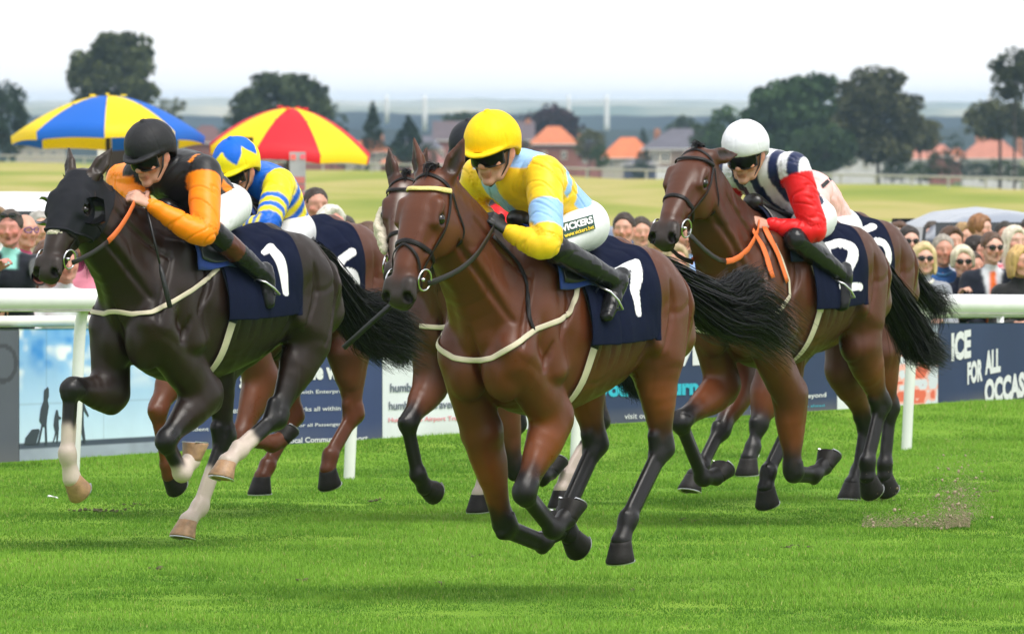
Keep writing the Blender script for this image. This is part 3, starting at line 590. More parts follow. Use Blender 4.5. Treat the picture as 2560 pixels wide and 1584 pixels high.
def hillmat(name, a, c, sc):
    m, N, L, b = nodes(name); b.inputs['Roughness'].default_value = .95; t = N.new('ShaderNodeTexCoord'); n = N.new('ShaderNodeTexNoise'); n.inputs['Scale'].default_value = sc; n.inputs['Detail'].default_value = 6; q = N.new('ShaderNodeMapping'); q.inputs['Scale'].default_value = (1, .5, 2.5); L.new(t.outputs['Object'], q.inputs[0]); L.new(q.outputs[0], n.inputs[0]); r = N.new('ShaderNodeValToRGB'); r.color_ramp.elements[0].position = .4; r.color_ramp.elements[1].position = .6; r.color_ramp.elements[0].color = (*a, 1); r.color_ramp.elements[1].color = (*c, 1); L.new(n.outputs[0], r.inputs[0]); L.new(r.outputs[0], b.inputs['Base Color']); return m
ridge('wooded_hill', 3000, 318, 322, 9, hillmat('near_woodland', (.018, .030, .034), (.028, .044, .042), .03), 1)
ridge('wooded_hills', 4500, 288, 294, 9, hillmat('far_woodland', (.018, .030, .040), (.028, .046, .052), .02), 7)
ridge('distant_farmland_hills', 9000, 266, 268, 5, hillmat('distant_fields', (.12, .15, .10), (.42, .38, .26), .006), 13)
ridge('distant_hills', 11000, 250, 254, 6, hillmat('distant_downs', (.20, .22, .17), (.45, .42, .32), .004), 21)
hz = MB().box((0, 5950, -12), (5000, 12000, 50)); m = bpy.data.materials.new('haze_air'); m.use_nodes = True; N = m.node_tree.nodes
for x in list(N):
    if x.type == 'BSDF_PRINCIPLED': N.remove(x)
vp = N.new('ShaderNodeVolumePrincipled'); vp.inputs['Color'].default_value = (.50, .71, 1, 1); vp.inputs['Density'].default_value = HAZE; vp.inputs['Anisotropy'].default_value = .2
m.node_tree.links.new(vp.outputs[0], [x for x in N if x.type == 'OUTPUT_MATERIAL'][0].inputs['Volume']); hzo = hz.build('haze', m); tag(hzo, kind='stuff')
# ---------------------------------------------------------------- horses
class Frame:
    """a local frame standing on the ground: +x forward, +y left, +z up"""
    def __init__(s, px, py, theta):
        s.o = ground(px, py); s.th = R(theta); s.rz = s.th + math.pi
        s.f = V(-math.cos(s.th), -math.sin(s.th), 0); s.l = V(math.sin(s.th), -math.cos(s.th), 0); s.u = V(0, 0, 1)
        s.M = np.stack([s.f, s.l, s.u])
    def loc(s, p): return s.M @ (np.asarray(p) - s.o)
    def wor(s, p): return s.o + np.asarray(p) @ s.M
    def px(s, px, py, y=0.):
        """the point of the lengthwise plane at lateral offset y seen at a photo pixel"""
        o = s.loc(CAMP); d = s.M @ ray(px, py); t = (y - o[1]) / d[1]; return o + d * t
    def pixel(s, p):
        w = s.wor(p) - CAMP; c, q = math.cos(PITCH), math.sin(PITCH)
        f = w[1] * c - w[2] * q; up = w[1] * q + w[2] * c
        return 1280 + FPX * w[0] / f, 792 - FPX * up / f
    def hit(s, F, px, py, off=0., lo=-1.9, hi=1.9):
        """first point of the skin of field F along the sight line of a photo pixel (or None)"""
        o = s.loc(CAMP); d = nrm(s.M @ ray(px, py)); c = (F.lo + F.lo + F.n * F.h) / 2; t0 = (c - o).dot(d)
        t = np.arange(t0 + lo, t0 + hi, .008); P = o + t[:, None] * d
        q = (P - F.lo) / F.h; ins = ((q > 0) & (q < F.n - 1)).all(1)
        D = np.where(ins, F.sample(P), 1.)
        i = np.argmax(D < off)
        if D[i] >= off: return None
        a, b = D[i - 1] - off, D[i] - off
        return P[i - 1] + (P[i] - P[i - 1]) * (a / (a - b + 1e-9))
    def hits(s, F, pl, off=.004, n=6):
        pts = []
        for k in range(len(pl) - 1):
            for j in range(n): pts.append(np.array(pl[k]) + (np.array(pl[k + 1]) - np.array(pl[k])) * j / n)
        pts.append(np.array(pl[-1])); out = [s.hit(F, p[0], p[1], off) for p in pts]
        return [p for p in out if p is not None]

def strap(mb, F, pts, w, t=.004, off=.003, proj=True):
    """a flat leather strap lying on the skin along pts"""
    pts = np.array(pts)
    if proj and F is not None: pts = F.project(pts, off + t / 2, 3)
    for _ in range(2): pts[1:-1] = .5 * pts[1:-1] + .25 * (pts[:-2] + pts[2:])
    if F is not None: nn = F.grad(pts)
    else: nn = np.tile(V(0, 0, 1), (len(pts), 1))
    side = [np.cross(nrm(pts[min(i + 1, len(pts) - 1)] - pts[max(i - 1, 0)]), nn[i]) for i in range(len(pts))]
    mb.tube(pts, [(w / 2, t / 2)] * len(pts), 8, side=np.array(side))

def strands(name, guides, n, mat, parent, wid=.004, spread=.02, seg=10, seed=1, taper=True, off=None, frizz=.012):
    """hair: many fine tapering ribbons scattered round guide curves (each guide: points, root spread, tip spread)"""
    rg = np.random.default_rng(seed); P = []; Fq = []; base = 0
    G = [np.array(cat_rom(g[0], 8)) for g in guides]
    for i in range(n):
        gi = rg.integers(len(G)); g = G[gi]; a, b = guides[gi][1], guides[gi][2]
        L = rg.uniform(.55, 1.0) if taper else rg.uniform(.85, 1.)
        q = np.linspace(0, (len(g) - 1) * L, seg + 1); i0 = np.minimum(q.astype(int), len(g) - 2); f = (q - i0)[:, None]
        c = g[i0] * (1 - f) + g[i0 + 1] * f
        d = rg.normal(size=3); d /= np.linalg.norm(d); d *= rg.uniform(.05, 1) ** .8
        s = np.linspace(0, 1, seg + 1)[:, None]
        ph = rg.uniform(0, 6.3, 3); wv = np.sin(s * rg.uniform(3, 8) + ph) * frizz * s
        c = c + d * (a + (b - a) * s ** 1.2) + wv
        t = np.gradient(c, axis=0); t /= np.linalg.norm(t, axis=1, keepdims=True) + 1e-9
        sd = np.cross(t, rg.normal(size=3)); sd /= np.linalg.norm(sd, axis=1, keepdims=True) + 1e-9
        w = wid * rg.uniform(.6, 1.2) * (1 - .85 * s)
        P.append(np.stack([c - sd * w, c + sd * w], 1).reshape(-1, 3))
        k = np.arange(seg) * 2 + base; Fq.append(np.stack([k, k + 1, k + 3, k + 2], 1)); base += 2 * (seg + 1)
    return mk(name, np.concatenate(P) - (off if off is not None else 0), np.concatenate(Fq), mat, parent)

def rot_xz(v, deg):
    a = R(deg); c, s = math.cos(a), math.sin(a); return V(v[0] * c - v[2] * s, v[1], v[0] * s + v[2] * c)

class Horse: pass
COAT = dict(rough=.33, spec=.36, bump=.10, bscale=190, nscale=9, namp=.13, stretch=(.35, 1, 1))

def coat_mat():
    if 'coat_sheen' in _M: return _M['coat_sheen']
    m = vcol('horse_coat', **COAT); N, L = m.node_tree.nodes, m.node_tree.links; b = N['Principled BSDF']
    t = N.new('ShaderNodeTexCoord'); q = N.new('ShaderNodeMapping'); q.inputs['Scale'].default_value = (.5, 1, .6); L.new(t.outputs['Object'], q.inputs[0])
    n = N.new('ShaderNodeTexNoise'); n.inputs['Scale'].default_value = 7; n.inputs['Detail'].default_value = 9; n.inputs['Roughness'].default_value = .68; L.new(q.outputs[0], n.inputs[0])
    r = N.new('ShaderNodeMapRange'); r.inputs[1].default_value = .34; r.inputs[2].default_value = .66; r.inputs[3].default_value = .27; r.inputs[4].default_value = .56; L.new(n.outputs[0], r.inputs[0]); L.new(r.outputs[0], b.inputs['Roughness'])
    _M['coat_sheen'] = m; return m
def build_horse(name, label, fr, legs, poll, yaw, pitch, coat, h=.011, lift=.03, z0=0., socks={}, blaze=None, hoofc=None, tail=None, S=1.0, headL=.62, roll=0, earfwd=(.45, .2), legc=None, forelock=True, tilt=0., tailn=6500, lt=1.2, group='racehorses galloping in the field'):
    """one continuous skin in the frame fr; legs = name -> (lateral offset, upper joint, knee/hock, fetlock, coronet) as photo pixels"""
    H = Horse(); H.fr = fr
    root = thing(name, label, 'racehorse', fr.o, fr.rz, group); H.root = root
    F = Field((-1.35, -.52, -.05), (1.75, .52, 2.35), h); H.F = F
    Z = lift; ct, st = math.cos(R(tilt)), math.sin(R(tilt))
    def T(x, y, z):
        x, y, z = x * S, y * S, z * S
        return V(x * ct - (z - 1.3) * st, y, 1.3 + (z - 1.3) * ct + x * st + Z)
    # trunk
    st_ = [(.54, 1.34, .98, .15), (.42, 1.55, .87, .205), (.22, 1.585, .81, .245), (0, 1.53, .82, .275), (-.26, 1.53, .90, .27), (-.46, 1.565, 1.0, .25), (-.64, 1.55, 1.08, .225), (-.79, 1.43, 1.14, .16)]
    F.chain([T(a[0], 0, (a[1] + a[2]) / 2) for a in st_], [(a[3] * S, (a[1] - a[2]) / 2 * S) for a in st_], .05, lab=1, fine=4)
    F.chain([T(.46, 0, 1.56), T(.28, 0, 1.585), T(.05, 0, 1.52), T(-.3, 0, 1.52), T(-.5, 0, 1.55)], [.05, .05, .045, .05, .06], .06, lab=1, fine=3)
    for s in (1, -1):
        F.cap(T(.34, s * .13, 1.44), T(.59, s * .15, 1.10), (.075, .14), (.085, .10), .035, lab=1)          # shoulder
        F.ell(T(.58, s * .095, 1.03), (.11, .095, .15), .022, lab=1)                                           # breast
        F.cap(T(.40, s * .15, 1.30), T(.33, s * .17, 1.02), (.085, .12), (.08, .11), .016, lab=1)            # triceps
        F.cap(T(.20, s * .215, 1.30), T(.02, s * .225, 1.15), (.03, .10), (.03, .09), .05, lab=1)
        F.ell(T(-.50, s * .13, 1.39), (.27, .125, .165), .045, lab=1)                                        # croup
        F.cap(T(-.70, s * .135, 1.32), T(-.60, s * .155, 1.08), (.115, .19), (.105, .17), .04, lab=1)        # thigh
        F.cap(T(-.80, s * .10, 1.34), T(-.84, s * .105, 1.14), (.085, .10), (.085, .105), .025, lab=1)       # hamstring
        F.cap(T(-.62, s * .20, 1.36), T(-.48, s * .215, 1.12), (.04, .07), (.05, .08), .02, lab=1)           # tensor muscle
        F.ell(T(-.34, s * .225, 1.36), (.07, .04, .08), .05, lab=1)                                          # point of hip
    B_ = Field((-.9, -.45, .6), (.75, .45, 1.75), .025); B_.chain([T(a[0], 0, (a[1] + a[2]) / 2) for a in st_], [(a[3] * S, (a[1] - a[2]) / 2 * S) for a in st_], .05, lab=1, fine=4); H.barrel = B_
    # neck and head frame
    poll = np.asarray(poll, float)
    ya, pi_ = R(yaw), R(pitch); d = V(math.cos(ya) * math.cos(pi_), math.sin(ya) * math.cos(pi_), -math.sin(pi_))
    sd = V(-math.sin(ya), math.cos(ya), 0); nn = np.cross(d, sd) * -1.0
    if nn[2] < 0 and pitch < 85: nn = -nn
    if roll: a = R(roll); sd, nn = sd * math.cos(a) + nn * math.sin(a), nn * math.cos(a) - sd * math.sin(a)
    H.poll, H.d, H.s, H.n = poll, d, sd, nn; k = headL / .62; H.k = k
    hp = lambda t, s, n: poll + (d * t + sd * s + nn * n) * k
    H.hp = hp
    thr = hp(.13, 0, -.115)
    bt, bb = T(.36, 0, 1.57), T(.62, 0, 1.12)
    base = (bt + bb) / 2; top = hp(.02, 0, .0); crown = hp(.07, 0, -.05)
    up0 = (bt - bb) / 2
    n_ = 5
    mid = (base + crown) / 2 + V(0, 0, .015)
    cl = cat_rom([base, mid, crown], 5); u_ = np.linspace(0, 1, len(cl))
    hh = np.interp(u_, [0, .3, .65, 1], [.265, .22, .17, .135]); ww = np.interp(u_, [0, .3, .65, 1], [.165, .125, .10, .085])
    sds = [nrm(V(0, 1, 0) * (1 - u) + sd * u) for u in u_[:-1]]
    F.chain(cl, list(zip(ww, hh)), .05, np.array(sds), 1)
    crest = cat_rom([T(.34, 0, 1.575), T(.5, 0, 1.60) * .6 + .4 * (mid + up0 * .55), mid + nrm(np.cross(crown - base, (0, -1, 0)) * 1.) * .15, hp(-.01, 0, -.035)], 4)
    F.chain(crest, list(np.linspace(.05, .045, len(crest))), .06, lab=1); H.crest = crest
    for s in (1, -1):   # jugular edge and neck muscle
        F.cap(base + V(.06, s * .10, -.12), hp(.16, s * .05, -.12), .075, .045, .05, lab=1)
    # head
    W = lambda *a: hp(*a)
    q = sd
    F.chain([W(.03, 0, .0), W(.12, 0, .0), W(.20, 0, -.005), W(.30, 0, -.005), W(.42, 0, .0), W(.52, 0, -.002)], [(.092 * k, .088 * k), (.100 * k, .10 * k), (.104 * k, .108 * k), (.080 * k, .092 * k), (.062 * k, .072 * k), (.058 * k, .060 * k)], .03, q, 2, fine=3)
    F.cap(W(.50, 0, -.002), W(.58, 0, -.008), (.056 * k, .058 * k), (.060 * k, .050 * k), .02, q, 3)
    F.chain([W(.08, 0, .058), W(.2, 0, .072), W(.46, 0, .046)], [(.075 * k, .03 * k), (.076 * k, .032 * k), (.040 * k, .024 * k)], .03, q, 2, fine=3)       # nasal plane
    for s in (1, -1):
        F.ell(W(.20, s * .058, -.065), (.13 * k, .050 * k, .118 * k), .025, (d, sd, nn), 2)                      # jowl
        F.cap(W(.155, s * .088, .062), W(.24, s * .094, .048), .030 * k, .022 * k, .02, q, 2)                       # brow
        F.cap(W(.235, s * .095, .012), W(.25, s * .088, .01), .022 * k, .018 * k, .02, q, 2)                        # lower lid
        F.cap(W(.26, s * .082, .0), W(.39, s * .066, -.004), .016 * k, .010 * k, .012, q, 2)                        # facial crest
        F.ell(W(.212, s * .117, .032), (.030 * k, .023 * k, .022 * k), .008, (d, sd, nn), lab=10, sub=True)                                          # eye socket
        F.cap(W(.30, s * .040, .066), W(.44, s * .044, .030), .014 * k, .012 * k, .02, q, 2)
        F.cap(W(.54, s * .046, .028), W(.594, s * .052, .006), .034 * k, .034 * k, .012, q, 3)                     # nostril wing
        F.ell(W(.612, s * .056, .020), (.036 * k, .021 * k, .031 * k), .006, (nrm(d + .55 * nn + .25 * sd * s), nrm(sd * s - .25 * d), nrm(nn - .55 * d)), 9, True)
        F.cap(W(.575, s * .066, -.026), W(.48, s * .064, -.014), (.012, .0045), (.01, .003), .006, q, 9, True)        # mouth line
    F.ell(W(.612, 0, -.022), (.022 * k, .046 * k, .032 * k), .02, (d, sd, nn), 3)                                 # upper lip
    F.ell(W(.585, 0, -.056), (.042 * k, .042 * k, .022 * k), .010, (d, sd, nn), 3)                                # lower lip
    F.cap(W(.53, 0, -.056), W(.30, 0, -.088), (.036 * k, .022 * k), (.056 * k, .032 * k), .03, q, 2)                # jaw bars
    def groove(pts, r, k=.018):
        q_ = F.project(np.array(cat_rom(pts, 4)), -.25 * r, 4); n_ = len(q_); F.chain(q_, list(r * np.sin(np.linspace(.25, math.pi - .25, n_))), k, sub=True)
    H.groove = groove
    # ears
    H.eartips = []
    for s in (1, -1):
        f1, f2 = earfwd
        dr = nrm(-d * .92 + nn * f1 + sd * s * f2); b0 = W(-.0, s * .066, .025); tip = b0 + dr * .19 * k; md = b0 + dr * .085 * k
        op = nrm(nn * .6 + sd * s * .55 + d * .2); op = nrm(op - dr * op.dot(dr)); sq = np.cross(dr, op)
        F.chain([b0, md, b0 * .45 + tip * .55, tip], [(.036 * k, .030 * k), (.045 * k, .028 * k), (.040 * k, .022 * k), (.006, .007)], .015, sq, 7, fine=3)
        F.cap(b0 + dr * .05 * k + op * .030, tip - dr * .03 * k + op * .015, (.026 * k, .021), (.008, .009), .006, sq, 12, True)
    # legs
    H.hoof = []; fades = []
    for key, (y, *J) in legs.items():
        s = 1 if key[0] == 'L' else -1; fore = key[1] == 'F'
        J = [fr.px(j[0], j[1], y if len(j) == 2 else j[2]) if len(j) < 4 else V(*j[1:]) for j in J]
        U, K, B, C = J; H.__dict__[key] = J
        low = 5 if key in socks else 4; sk = socks.get(key, 0)
        ax = nrm(U - K); cn = nrm(B - K); fw = np.cross(V(0, 1, 0), cn); fw = fw if fore else fw     # front of the cannon
        fw = nrm(fw); 
        if fw.dot(np.cross(V(0, 1, 0), nrm(K - U))) < 0: fw = -fw
        bk = -fw
        yl = V(0, 1, 0)
        def lc(pts, rad, k=.02, lab=4, fine=0): F.chain(pts, [(r * lt, r * lt) if np.isscalar(r) else (r[0] * lt, r[1] * lt) for r in rad], k, lab=lab, fine=fine)
        fd = nrm(np.cross(V(0, 1, 0), K - U)); fd = fd if fd.dot(fw) > 0 else -fd
        fades.append((U, K, B, fore))
        if fore:
            F.cap(T(.57, s * .145, 1.08), U, (.09, .12), (.078, .108), .018, lab=1)
            q1 = U + (K - U) * .32; q2 = U + (K - U) * .72
            lc([U - fd * .005, q1, q2, K - ax * -.02], [(.068, .090), (.062, .078), (.042, .050), (.040, .046)], .03, 1, 3)
            lc([U + fd * .045, q2 + fd * .008], [.048, .028], .015, 1); lc([U - fd * .048, q2 - fd * .014], [.043, .024], .012, 1); lc([U + V(0, s * .03, 0), q2 + V(0, s * .012, 0)], [.045, .026], .012, 1)
            lc([K + ax * .045 + fd * .004, K + fd * .010, K + cn * .035 + fw * .006], [(.042, .040), (.045, .045), (.037, .037)], .02)
            lc([K - (fw + fd) * .024 + cn * .005, K - fw * .03 + cn * .04], [.021, .018], .02)
        else:
            hip = T(-.62, s * .12, 1.25)
            F.cap(hip, U, (.115, .17), (.095, .125), .045, lab=1)
            q1 = U + (K - U) * .35; q2 = U + (K - U) * .75
            lc([U, q1, q2, K], [(.080, .112), (.066, .088), (.042, .052), (.040, .045)], .03, 1, 3)
            lc([U + V(0, s * .03, 0) - fd * .02, q2 + V(0, s * .01, 0)], [.05, .026], .012, 1)
            pt = K - nrm(fd + fw) * .066 + ax * .035                     # point of hock
            lc([pt, K + cn * .05 + bk * .028], [.022, .024], .025); lc([pt, q2 - fd * .04, q1 - fd * .06], [.015, .016, .03], .02, 1)
            lc([K + ax * .03 + fd * .004, K + fd * .006, K + cn * .06], [(.042, .046), (.045, .047), (.034, .037)], .02)
            F.cap(T(-.80, s * .11, 1.12), q1 - fd * .055, (.07, .09), (.036, .045), .035, lab=1)
        cr = .0265 if fore else .028
        for i in range(2):
            a0, a1 = (0, 1 - sk) if i == 0 else (1 - sk, 1)
            if a1 - a0 < .02: continue
            pa, pb = K + (B - K) * a0, K + (B - K) * a1; lb = 4 if i == 0 else 5
            lc([pa + fw * .006, pb + fw * .004], [cr, cr], .006, lb); lc([pa + bk * .031, pb + bk * .028], [(.0165, .0165), (.0165, .0165)], .006, lb)
        pd = nrm(C - B); lo = 5 if sk else 4
        lc([B - cn * .012, B + pd * .012], [(.037, .038), (.035, .036)], .012, lo); lc([B + bk * .031 + pd * .002, B + bk * .027 + pd * .016], [.022, .019], .010, lo)
        lc([B, (B + C) / 2 , C], [(.031, .033), (.031, .032), (.038, .041)], .02, lo, 3)
        # hoof
        ang = -42; hv = rot_xz(pd, ang); fwd = rot_xz(hv, 90); 
        H.hoof.append((C, hv, fwd, key))
    for s in (1, -1):
        groove([T(-.66, s * .17, 1.52), T(-.74, s * .21, 1.36), T(-.74, s * .22, 1.18), T(-.66, s * .2, 1.0)], .017)
        groove([T(-.56, s * .23, 1.40), T(-.58, s * .25, 1.26), T(-.50, s * .25, 1.08)], .014)
        groove([T(-.36, s * .26, 1.28), T(-.40, s * .26, 1.12), T(-.36, s * .22, 1.0)], .016)
        groove([T(.24, s * .2, 1.50), T(.25, s * .24, 1.32), T(.34, s * .24, 1.16)], .015)
        groove([T(.46, s * .15, 1.45), T(.56, s * .19, 1.28), T(.62, s * .20, 1.12)], .013)
        groove([T(.40, s * .24, 1.14), T(.46, s * .24, 1.02)], .013)
        groove([hp(.20, s * .07, -.15), base * .5 + crown * .5 + V(.06, s * .09, -.10), base + V(.10, s * .12, -.10)], .017)
        groove([crown * .7 + base * .3 + V(0, s * .1, .05), base + V(-.02, s * .15, .08)], .012)
        for i in range(4): x = .06 - .09 * i; groove([T(x, s * .28, 1.34), T(x - .03, s * .28, 1.18), T(x - .02, s * .26, 1.02)], .008, .014)
    groove([T(.70, 0, 1.22), T(.69, 0, 1.05), T(.62, 0, .90)], .018)
    P, Q, L = F.mesh(); P = smooth(P, Q, 1, .4)
    wv = (hashn(P * V(8, 10, 6)) * .0050 + hashn(P * V(20, 24, 11)) * .0024 - .004 * np.clip(1 - np.abs(hashn(P * V(5, 7, 3.5) + 4)) * 6, 0, 1)) * np.isin(L, (1, 11)); P = P + vnormals(P, Q) * wv[:, None]
    base_c = np.array(coat['body']); pal = {0: base_c, 1: base_c, 2: coat.get('head', base_c), 3: coat.get('muzzle', (.030, .021, .018)), 4: coat.get('leg', (.0065, .0055, .0055)), 5: np.array((.52, .43, .375)), 7: coat.get('ear', np.array(base_c) * .8), 9: (.006, .004, .004), 10: (.01, .008, .008), 11: coat.get('fore', base_c), 12: (.02, .014, .012)}
    c = np.array([pal.get(int(i), base_c) for i in range(14)])[L]
    # the coat: paler flank and belly patches, darker top line
    zz = P[:, 2]; t_ = P - poll; tt = t_ @ d / k; ss = t_ @ sd / k; ns = t_ @ nn / k
    ishead = np.isin(L, (2, 3, 10))
    for s in (1, -1): w = np.clip(1.25 - np.linalg.norm((P - hp(.213, s * .106, .033)) / k, axis=1) / .036, 0, 1)[:, None] * .75; c = c * (1 - w) + np.array((.012, .009, .008)) * w
    body = np.isin(L, (1, 11))
    n1 = hashn(P * 3.1 + 7) * .6 + hashn(P * 7.3) * .4
    c[body] *= (1 + .22 * n1[body])[:, None]
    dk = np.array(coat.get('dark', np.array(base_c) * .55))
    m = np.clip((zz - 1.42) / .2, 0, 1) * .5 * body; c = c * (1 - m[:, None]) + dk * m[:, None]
    lg = np.array(pal[4]); fr_ = np.array(coat.get('fore', base_c)); nv = hashn(P * 30) * .08
    for U, K, B, fore in fades:
        ab = K - U; t2 = ((P - U) @ ab) / ab.dot(ab); dist = np.linalg.norm(P - (U + np.clip(t2, 0, 1)[:, None] * ab), axis=1)
        near = (dist < .14) & (L == 1) & (t2 > .05); w = np.clip((t2 + nv - .50) / .42, 0, 1); w = w * w * (3 - 2 * w) * near
        wf = np.clip((t2 - .05) / .3, 0, 1) * near; c = c * (1 - wf[:, None]) + fr_ * wf[:, None]; c = c * (1 - w[:, None]) + lg * w[:, None]
    if blaze:
        for (a0, a1, w0, w1, sh) in blaze:
            wv = np.interp(tt, [a0, a1], [w0, w1]); m = ishead & (tt > a0) & (tt < a1) & (np.abs(ss - sh) < wv) & (ns > 0.02); c[m] = (.62, .56, .52)
    m = ishead & (tt > .40); f = np.clip((tt - .47) / .10, 0, 1) * m * (1 - (c[:, 0] > .4)); c = c * (1 - f[:, None]) + np.array(pal[3]) * f[:, None]
    fl = np.concatenate([Q[:, [0, 1]], Q[:, [1, 2]], Q[:, [2, 3]], Q[:, [3, 0]]]); dg = np.maximum(np.bincount(fl.ravel(), minlength=len(P)), 1)[:, None]
    for _ in range(5): c = .35 * c + .65 * np.stack([np.bincount(fl[:, 0], c[fl[:, 1], i], len(P)) + np.bincount(fl[:, 1], c[fl[:, 0], i], len(P)) for i in range(3)], 1) / dg
    H.body = mk('horse_body', P, Q, coat_mat(), root, c)
    eye = plain('horse_eye', (.008, .005, .004), .06, spec=.7)
    for s in (1, -1): mk('eye', *ball(hp(.213, s * .100, .033), .0245 * k, 14, 9), eye, root)
    hm = plain('dark_hoof_horn', (.014, .012, .011), .55, spec=.25, nscale=30, namp=.3, bump=.2) ; sm = plain('horseshoe_steel', (.55, .56, .58), .35, 1.)
    for C, hv, fwd, key in H.hoof:
        mat = hm if not (hoofc and key in hoofc) else hoofc[key]
        b = MB(); rows = []
        N = 18
        for (t, ra, rb, sh) in ((-.006, .040, .042, 0), (.0, .048, .051, .0), (.012, .050, .053, .003), (.045, .057, .061, .013), (.080, .066, .071, .022), (.086, .064, .069, .022)):
            rows.append([C + hv * t + fwd * (sh + rb * math.cos(2 * math.pi * i / N) * (1 if math.cos(2 * math.pi * i / N) > 0 else .78)) + V(0, 1, 0) * ra * math.sin(2 * math.pi * i / N) - (hv * .25 * t if False else 0) for i in range(N)])
        Pp = [p for r in rows for p in r]; Ff = [(i * N + j, i * N + (j + 1) % N, (i + 1) * N + (j + 1) % N, (i + 1) * N + j) for i in range(len(rows) - 1) for j in range(N)]
        Ff.append(tuple((len(rows) - 1) * N + i for i in range(N)))
        hf = mk('hoof', Pp, Ff, mat, root); 
        sb = MB(); arc = [C + hv * .089 + fwd * (.022 + .058 * math.cos(a)) + V(0, 1, 0) * .056 * math.sin(a) for a in np.linspace(-2.4, 2.4, 17)]
        sb.tube(arc, [(.004, .010)] * 17, 6, side=hv); sb.build('horseshoe', sm, hf)
    hair = plain('black_horse_hair', (.008, .0075, .008), .42, spec=.22)
    H.hair = hair
    if tail:
        gs = []
        r0 = T(-.84, 0, 1.43)
        for pl, a, b in tail: gs.append(([r0 + V(.06, 0, 0), r0 + V(-.06, 0, -.01)] + [fr.px(p[0], p[1], p[2] if len(p) > 2 else 0) for p in pl], a, b))
        strands('tail', gs, tailn, hair, root, .0040, seg=12, seed=len(name) + int(fr.o[0] * 10) % 50, frizz=.03)
    if forelock:
        gs = [([hp(-.02, .01, .0), hp(-.045, .0, .05), hp(-.02, -.01, .10), hp(.05, 0, .10)], .018, .022), ([hp(-.02, -.01, .0), hp(-.05, .01, .05), hp(.0, .02, .105)], .015, .02)]
        strands('forelock', gs, 130, hair, root, .004, seg=7, seed=3, frizz=.008)
    cr = crest
    gs = [([p + V(0, -.0, .03), p + V(0, -.03, .045), p + V(-.02, -.09, -.01), p + V(-.05, -.12, -.09)], .03, .03) for p in cr[2:-1]]
    strands('mane', gs, 700, hair, root, .004, seg=6, seed=5, frizz=.01)
    H.T = T
    return H
# ---------------------------------------------------------------- people
SKIN = V(.56, .30, .215)
def head_field(F, c, f, u, sz=1., nb=None, nr=.055, k=1, sex='m'):
    """head with brow, nose, lips, chin, ears; c = skull centre, f = face direction, u = up; nb = base of the neck"""
    f = nrm(f); u = nrm(u - f * np.dot(u, f)); s = np.cross(u, f); q = lambda a, b, d: c + (s * a + f * b + u * d) * sz
    F.ell(q(0, -.012, .03), (.098 * sz, .079 * sz, .088 * sz), .02, (f, s, u), 1)
    F.cap(q(0, .028, .01), q(0, .040, -.075), (.062 * sz, .058 * sz), (.042 * sz, .045 * sz), .03, s, 1)
    w = 1 if sex == 'm' else .88
    for e in (1, -1):
        F.cap(q(e * .060 * w, .0, -.035), q(e * .038 * w, .045, -.088), .024 * sz, .020 * sz, .02, s, 1)
        F.ell(q(e * .046, .066, -.022), .024 * sz, .02, None, 14)
        F.cap(q(e * .012, .086, .034), q(e * .052, .070, .032), .013 * sz, .011 * sz, .012, s, 1)
        F.ell(q(e * .033, .099, .011), (.014 * sz, .018 * sz, .011 * sz), .006, (f, s, u), 15, True)
        F.cap(q(e * .016, .082, .020), q(e * .05, .068, .016), .008 * sz, .008 * sz, .01, s, 1)
        F.ell(q(e * .080, -.006, -.005), (.024 * sz, .011 * sz, .033 * sz), .006, (nrm(f - s * e * .35), nrm(s * e + f * .35), u), 14)
        F.ell(q(e * .013, .098, -.030), (.010 * sz, .010 * sz, .009 * sz), .006, (f, s, u), 14)
    F.cap(q(0, .086, .022), q(0, .110, -.020), .010 * sz, .013 * sz, .010, s, 1); F.ell(q(0, .110, -.024), .013 * sz, .008, None, 14)
    F.cap(q(-.019, .089, -.060), q(.019, .089, -.060), .0065 * sz, .0065 * sz, .008, u, 16)
    F.cap(q(-.014, .087, -.071), q(.014, .087, -.071), .0075 * sz, .0075 * sz, .008, u, 16)
    F.ell(q(0, .082, -.048), (.016 * sz, .026 * sz, .016 * sz), .012, (f, s, u), 1)
    F.cap(q(-.024, .103, -.064), q(.024, .103, -.064), .0035 * sz, .0035 * sz, .004, u, 17, True)
    F.ell(q(0, .076, -.100), (.022 * sz, .026 * sz, .020 * sz), .015, (f, s, u), 1)
    if nb is not None: F.cap(q(0, -.035, -.05), nb, (nr * sz, nr * sz), (nr * 1.12, nr * 1.12), .03, s, 1)
    return f, u, s
